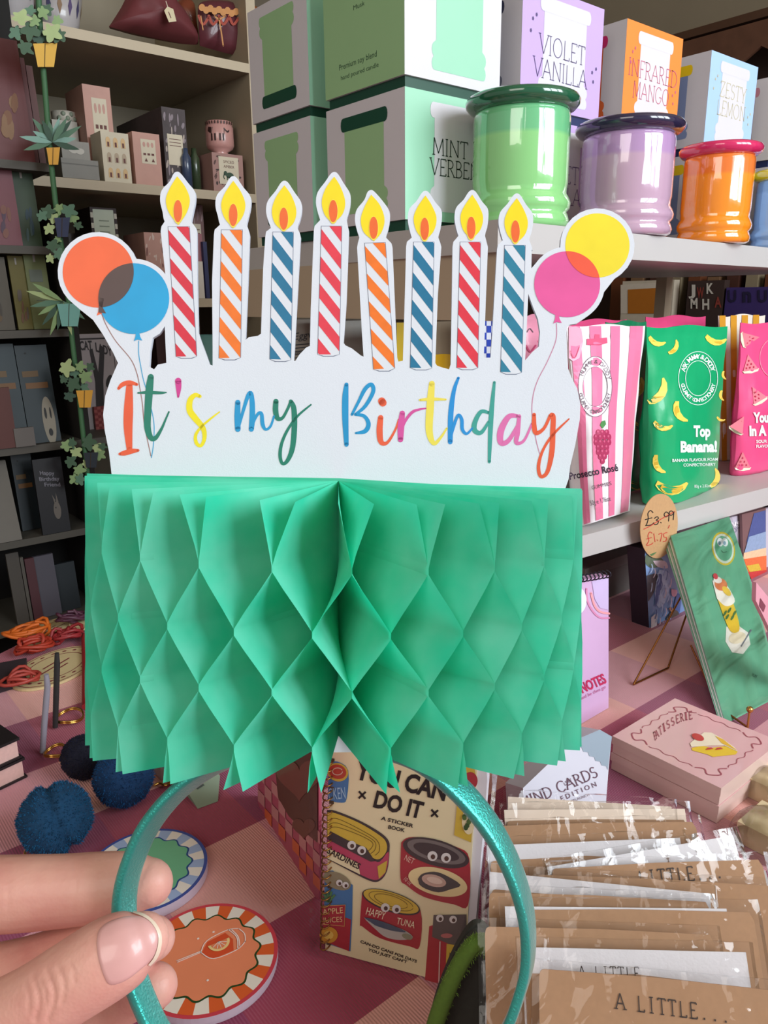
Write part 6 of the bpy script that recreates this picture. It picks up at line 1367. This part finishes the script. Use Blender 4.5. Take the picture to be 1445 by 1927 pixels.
# ---- patisserie boxes
m0 = None; M_pp = mat('#dcc0b6', .35, .03, 20, coat=.5); M_pt = mat('#e2b4b4', .35, .03, 20, coat=.5)
X0, X1, Y0, Y1 = .556, .662, .247, .350
for z_, lab in ((ZT, 'lower pale pink keepsake box, under the one reading PATISSERIE'), (ZT + .0172, 'pale pink box printed PATISSERIE with a slice of strawberry cake, on top')):
    o = thing('keepsake_box', (X0 + .05, Y0 + .05, z_), lab, 'box', 'pale pink keepsake boxes')
    m = MB(); m.box(X0 + .0008, X1 - .0008, Y0 + .0008, Y1 - .0008, z_, z_ + .0095, M_pp); m.build('base', o)
    m = MB(); m.box(X0, X1, Y0, Y1, z_ + .009, z_ + .0168, M_pp, mt=M_pt)
    if z_ > ZT + .01:
        zt_ = z_ + .0168; fp_ = plane(V((0, 0, zt_)), Z); zp_ = lambda x, y, w=0.0: fp_(1045 + x / 3.6125, 950 + y / 3.6125, w); kp = mat('#a3525e', .5)
        R_ = lambda u, v, w=0.0: V((X0 + (X1 - X0) * u, Y0 + (Y1 - Y0) * v, zt_ + w))
        for c in (0, 1):
            for d in (0, 1):
                cx, cy = .12 + .76 * c, .12 + .76 * d; s1, s2 = (1 if not c else -1), (1 if not d else -1)
                m.stroke(R_, cr([(cx + s1 * .16, cy - s2 * .02), (cx + s1 * .1, cy + s2 * .02), (cx + s1 * .05, cy - s2 * .03), (cx, cy), (cx - s1 * .03, cy + s2 * .05), (cx + s1 * .02, cy + s2 * .1), (cx - s1 * .02, cy + s2 * .16)], 4), kp, .0003, 1, .012)
        for (a, b_) in (((.3, .1), (.7, .1)), ((.3, .9), (.7, .9)), ((.1, .3), (.1, .7)), ((.9, .3), (.9, .7))):
            P = [(a[0] + (b_[0] - a[0]) * t + (.012 * math.sin(t * 18) if a[0] == b_[0] else 0), a[1] + (b_[1] - a[1]) * t + (.012 * math.sin(t * 18) if a[1] == b_[1] else 0)) for t in [q / 24 for q in range(25)]]; m.stroke(R_, P, kp, .0003, 1, .007)
        # curved title, letters along an arc in the picture's reading direction
        s_ = 'PATISSERIE'; pts = cr([(676,1605),(716,1565),(768,1522),(830,1485),(885,1466),(940,1455)], 8)
        for i, ch in enumerate(s_):
            p, q = pts[int(i * 3.9)], pts[min(len(pts) - 1, int(i * 3.9) + 3)]; d = V((q[0] - p[0], q[1] - p[1])).normalized()
            serif(m, zp_, ch, p, (p[0] + d.x * 26, p[1] + d.y * 26), 52, kp, .0004, .13, up=(-.25 + .02 * i, -1))
        m.poly(zp_, [(925,1655),(1000,1640),(1060,1655),(1180,1640),(1240,1680),(1225,1700),(1070,1716),(1035,1700),(930,1672)], mat('#e8c438', .4), .0004)
        m.poly(zp_, [(915,1625),(950,1595),(1010,1550),(1060,1552),(1130,1590),(1215,1650),(1240,1682),(1150,1640),(1060,1640),(925,1650)], mat('#f1e3c8', .4), .0006)
        m.poly(zp_, [(1085,1575),(1140,1600),(1235,1675),(1130,1625)], mat('#e6b83c', .4), .0008); m.poly(zp_, ell(968, 1585, 44, 22, 18, 22), mat('#c4433c', .35, coat=.5), .0009)
        for x in (1045, 1110): m.poly(zp_, [(x - 26, 1672), (x - 10, 1656), (x + 14, 1654), (x + 30, 1664)], mat('#c4433c', .4), .0008)
    m.build('lid', o)
# clear wrapped packs at the right edge
for cx, cy, r, lab in ((1452, 1500, .022, 'clear wrapped cream pack at the right edge, behind its twin'), (1446, 1585, .026, 'clear wrapped cream pack at the right edge, nearer one')):
    C = T(cx, cy, ZT); o = thing('wrapped_pack', tuple(C), lab, 'pack', 'clear wrapped packs'); m = MB(); m.box(C.x - r * .7, C.x + r * .9, C.y - r * .7, C.y + r * .7, ZT, ZT + .018, mat('#d8c39c', .5, .05)); m.build('cream_block', o)
    m = MB(); rows = [[V((C.x + (r * 1.15 + .003 * noise.noise(V((j, i, cx)) * 1.3)) * math.cos(2 * math.pi * j / 20) * math.cos(i * .28), C.y + r * 1.15 * math.sin(2 * math.pi * j / 20) * math.cos(i * .28), ZT + .0003 + .026 * math.sin(i * .28) + .002 * abs(noise.noise(V((j * .9, i * .8, cx)))))) for j in range(20)] for i in range(6)]; m.grid(rows, M_cel, True, closeu=True); m.build('clear_wrap', o)

# ---- easel with the green sundae cards
a = T(1366, 1362, ZT); e = T(1470, 1308, ZT) - a; u_ = on(1, .50, 1262, 1008) - a; n = e.cross(u_).normalized(); n = n if n.dot(FWD) < 0 else -n; pf = plane(a, n); m = MB()
o = thing('sundae_card_pack', tuple(a), 'stack of green wrapped cards picturing an ice cream sundae, leaning on a brass easel', 'card pack', None)
CO = [(1262,1008),(1372,972),(1421,1116),(1470,1308),(1366,1362)]; M_gc = mat('#72b492', .45, .05, 30)
zg = lambda x, y, w=0.0: pf(1045 + x / 3.6125, 950 + y / 3.6125, w)
def cardart(m, w0):
    for q, c in ((70, '#e0c640'), (62, '#dfe8dc'), (52, '#6fb592')): m.poly(zg, ell(1142, 298, q * 1.1, q * 1.65, 30, -12), mat(c, .4), w0 + (80 - q) * .00001)
    for x_ in (1118, 1152): m.poly(zg, ell(x_, 255, 20, 30, 14, -12), mat('#f0f2f2', .4), w0 + .0005); m.poly(zg, ell(x_ - 4, 262, 10, 14, 10), mat('#7fa3b4', .4), w0 + .0006)
    m.stroke(zg, cr([(1125,310),(1140,325),(1165,320)], 4), mat('#3f6f5a'), w0 + .0006, 1, 4)
    W_, Y_, O_, R_2 = mat('#f2ece2', .4), mat('#e8c63c', .4), mat('#e08a5a', .4), mat('#cf4a55', .4)
    m.poly(zg, [(1160,830),(1240,820),(1310,870),(1325,950),(1275,1015),(1200,1005),(1155,930)], W_, w0 + .0003); m.poly(zg, ell(1235, 905, 60, 40, 20, -15), mat('#e9dcc0', .4), w0 + .0005); m.stroke(zg, [(1330,850),(1260,965)], mat('#7a7f88', .3), w0 + .0007, 1, 9)
    m.poly(zg, cr([(1085,600),(1160,590),(1210,680),(1245,800),(1245,860),(1200,870),(1165,820),(1120,700)], 3), Y_, w0 + .0007)
    m.poly(zg, cr([(1065,520),(1100,490),(1150,530),(1215,640),(1200,680),(1150,690),(1095,640)], 3), W_, w0 + .0008); m.poly(zg, ell(1122, 545, 46, 40, 16, 40), O_, w0 + .0010); m.poly(zg, ell(1160, 590, 40, 20, 16, 50), mat('#e9c84c'), w0 + .0011); m.poly(zg, ell(1085, 490, 16, 22, 12, -20), R_2, w0 + .0012); m.poly(zg, ell(1100, 515, 30, 22, 12, 20), W_, w0 + .0011)
    for x_, y_ in ((1150,740),(1180,720),(1165,765),(1215,740),(1200,770)): m.poly(zg, ell(x_, y_, 8, 22, 8, 30), mat('#4a7a3f'), w0 + .0011)
    text(m, zg, 'YUM', (1330,1165), (1362,1180), 22, mat('#2f5a48'), w0 + .0006)
for k_ in range(5):
    q = MB(); q.slab(pf, CO, -.0022 - .0035 * k_, -.0035 * k_, M_gc if k_ % 2 == 0 else mat('#e4ebe6', .5), mat(('#8fc4ac', '#dfe8e4')[k_ % 2], .5))
    if k_ == 0: cardart(q, 0.0)
    q.build('card', o)
q = MB(); rows = []
for j in range(25):
    rows.append([]); v = j / 24
    for i in range(15):
        u = -.03 + 1.06 * i / 14; xl, xr = 1262 + 104 * (1 - v), 1372 + 98 * (1 - v); p = pf(xl + (xr - xl) * u, 1008 + 354 * (1 - v) - (36 + 18 * (1 - v)) * u) + n * (.002 + .0022 * noise.noise(V((u * 3 - v * 4, v * 2.2 + u * 3, 2))) + .0009 * noise.noise(V((u * 9 - v * 12, v * 5, 7)))); rows[-1].append(p)
q.grid(rows, M_cel3, True); q.build('clear_sleeve', o)
es = thing('brass_easel', tuple(T(1412, 1362, ZT)), 'thin brass wire easel with a ball knob, holding the green sundae cards', 'easel'); m = MB()
P = [pf(1300, 1100, -.022), T(1192, 1288, ZT + .0012), T(1257, 1257, ZT + .0012), pf(1352, 1010, -.022)]; m.tube([P[0], P[1]], .0012, mat('#a86f3c', .25, .05, metal=1), 8); m.tube([P[1], P[2]], .0012, mat('#a86f3c', .25, .05, metal=1), 8); m.tube([P[2], P[3]], .0012, mat('#a86f3c', .25, .05, metal=1), 8); m.build('rear_leg', es)
kb_ = T(1406, 1372, ZT); kt = kb_ + Z * .020; 
m = MB(); m.tube([kb_, kt], .0012, M_brass, 8); m.sphere(kt + Z * .002, .0034, M_brass, 14, 10); m.build('knob', es, 'ball-tipped front peg')
m = MB(); m.tube([kb_ + Z * .002, T(1352, 1330, ZT + .002), T(1300, 1215, ZT + .03)], .0011, mat('#a86f3c', .25, .05, metal=1), 8); m.build('front_leg', es)
# ---- pictures behind
fq_ = plane(V((0, .503, 0)), V((0, 1, 0))); m = MB()
m.slab(fq_, [(1213,1034),(1300,1016),(1300,1168),(1222,1192)], -.026, 0, mat('#7f9fd0', .45, .25, 30), mat('#2a2230', .6))
zw = lambda x, y, w=0.0: fq_(1045 + x / 3.6125, 950 + y / 3.6125, w)
for k_, (c, P) in enumerate((('#5f6f5a', [(612,340),(700,350),(740,400),(660,430),(612,400)]), ('#4a4a52', [(618,480),(690,470),(680,560),(640,640),(625,640)]), ('#d9c3cf', [(660,380),(740,380),(760,430),(690,420)]), ('#b9cdf0', [(700,440),(770,470),(760,620),(700,700),(670,600)]), ('#4f6aa8', [(690,470),(720,480),(700,620),(670,690)]), ('#4f6aa8', [(820,600),(850,620),(830,760),(800,700)]), ('#d9a0b8', [(780,570),(820,580),(810,620),(785,615)]), ('#5a5048', [(745,770),(790,715),(830,730),(835,830),(780,850)]), ('#8a7a6a', [(750,770),(775,760),(780,800),(755,800)]), ('#d24a8a', [(680,840),(740,800),(800,820),(770,855),(690,875)]), ('#5a7a4a', [(612,300),(680,310),(640,345)]), ('#e6e0e8', [(640,760),(680,740),(670,860),(640,880)]), ('#c98a5a', [(760,700),(785,690),(780,730)]))): m.poly(zw, cr(P + P[:1], 3)[:-1], mat(c, .5, .2, 200), .0004 + .0002 * k_)
for k_ in range(26):
    x_, y_ = 640 + (k_ * 47) % 150, 400 + (k_ * 83) % 400; m.stroke(zw, [(x_, y_), (x_ + 6 - k_ % 9, y_ + 30), (x_ - 8, y_ + 60)], mat(('#b9cdf0', '#8fa8dc', '#d9c3cf', '#4f6aa8')[k_ % 4], .5), .0032, 4, 6)
tag(m.build('canvas_picture'), 'small canvas picture of a blue waterfall with an otter, standing under the shelf', 'picture')
# cards under the shelf at the right
def rc(BL, BR, TLp, poly, c, label, deco, cat='card', name='greeting_card', th=.004):
    q = plane(V((0, TLp, 0)), V((0, 1, 0))); m = MB(); m.slab(q, poly, -th, 0, mat(c, .5, .06, 30)); deco(m, q); return tag(m.build(name), label, cat)
def dv(m, q): text(m, q, 'Clever', (1352,1000), (1404,988), 16, mat('#f2eef6', .5), .0006, off=.03); text(m, q, 'YOU', (1378,1010), (1392,990), 8, mat('#8a86a0'), .0006)
rc(0, 0, .512, [(1330,985),(1470,950),(1470,1135),(1350,1165)], '#c9c4d2', 'pale lilac card lettered in white, behind the green sundae cards', dv)
def vol(m, q):
    for k_, (c, P) in enumerate((('#4a5a94', [(1418,966),(1440,960),(1440,1010),(1404,1020)]), ('#8fa6c8', [(1408,1010),(1440,1000),(1440,1035),(1398,1045)]), ('#f0c8a0', [(1398,1040),(1440,1030),(1440,1050),(1396,1055)]), ('#e8703c', [(1396,1052),(1440,1045),(1440,1075),(1402,1078)]), ('#d9b83c', [(1402,1064),(1425,1060),(1430,1072),(1408,1076)]), ('#c93a3a', [(1404,1076),(1440,1072),(1440,1090),(1412,1092)]), ('#3f4a3a', [(1412,1088),(1440,1084),(1440,1120),(1422,1120)]))): m.poly(q, P, mat(c, .5, .2, 300), .0006 + .0004 * k_)
rc(0, 0, .505, [(1396,968),(1441,956),(1441,1140),(1402,1150)], '#7a5a5a', 'colourful landscape card of orange and blue, at the right under the shelf', vol)
rc(0, 0, .30, [(1423,1096),(1500,1190),(1500,1290),(1422,1130)], '#d99aa8', 'pink card edge cut by the right side, over the green card pack', lambda m, q: m.poly(q, [(1430,1125),(1440,1140),(1436,1152),(1428,1140)], mat('#7a3a4a'), .0004))
# ---- NOTES pad
f, pf, a, e, u_, n = lean((1080, 1370), (1145, 1332), (1080, 1105)); e_ = e
o = thing('note_pad', tuple(a), 'pink top-spiral note pad reading NOTES, right of the paper fan', 'notepad'); m = MB(); M_np = mat('#d2acd4', .5, .03)
m.slab(pf, [(1046,1100),(1145,1083),(1145,1332),(1046,1390)], -.012, 0, M_np, mat('#c79ac4', .6)); zn = lambda x, y, w=0.0: pf(1045 + x / 3.6125, 950 + y / 3.6125, w)
text(m, zn, 'NOTES', (182,1278), (348,1205), 66, mat('#c4285a', .5), .0006, off=.03); text(m, zn, 'and be then go', (172,1325), (340,1245), 22, mat('#c46a9a', .5), .0006, shear=.3); text(m, zn, 'MY', (110,1268), (172,1222), 40, mat('#c4285a', .5), .0006, off=.03)
m.build('cover', o)
m = MB(); arc = [(p[0], p[1]) for p in A_(365, 545, 170, 225, 108, 200, 12)]; m.stroke(zn, [(362,768),(300,765),(250,720),(215,650),(208,570)], mat('#d98ab4', .5), .0006, 5, 12); m.stroke(zn, [(362,738),(300,725),(262,680),(240,600)], mat('#f0a0a8', .5), .0006, 5, 14); m.poly(zn, [(245,520),(358,490),(358,715),(300,700),(265,640)], mat('#cbb8e2', .5), .0005); m.poly(zn, ell(145, 650, 62, 92, 30), mat('#e4eef6', .4), .0008); m.build('printed_rainbow', o, 'pale rainbow and white round spot printed on the pad')
m = MB()
for i in range(13):
    x = 1052 + i * 7.4; y = 1098 - i * 1.25; m.tube([pf(x + 1.5 * math.sin(q), y - 7 * math.cos(q) - 3, .0045 * math.sin(q)) for q in [k_ * .55 for k_ in range(11)]], .0007, mat('#2c2a34', .3, .05, metal=.5), 5)
m.build('spiral', o)
# ---- storage under the lower shelf
mb = MB(); A, B = on(1, .60, 1096, 1140), on(1, .60, 1194, 1130); mb.box(A.x, B.x, .60, .68, ZT, ZT + .045, mat('#6f6a66', .6)); mb.box(A.x - .003, B.x + .003, .597, .683, ZT + .045, ZT + .06, mat('#7f7a76', .6)); tag(mb.build('storage_box'), 'grey lidded box in the shade under the lower shelf', 'box')
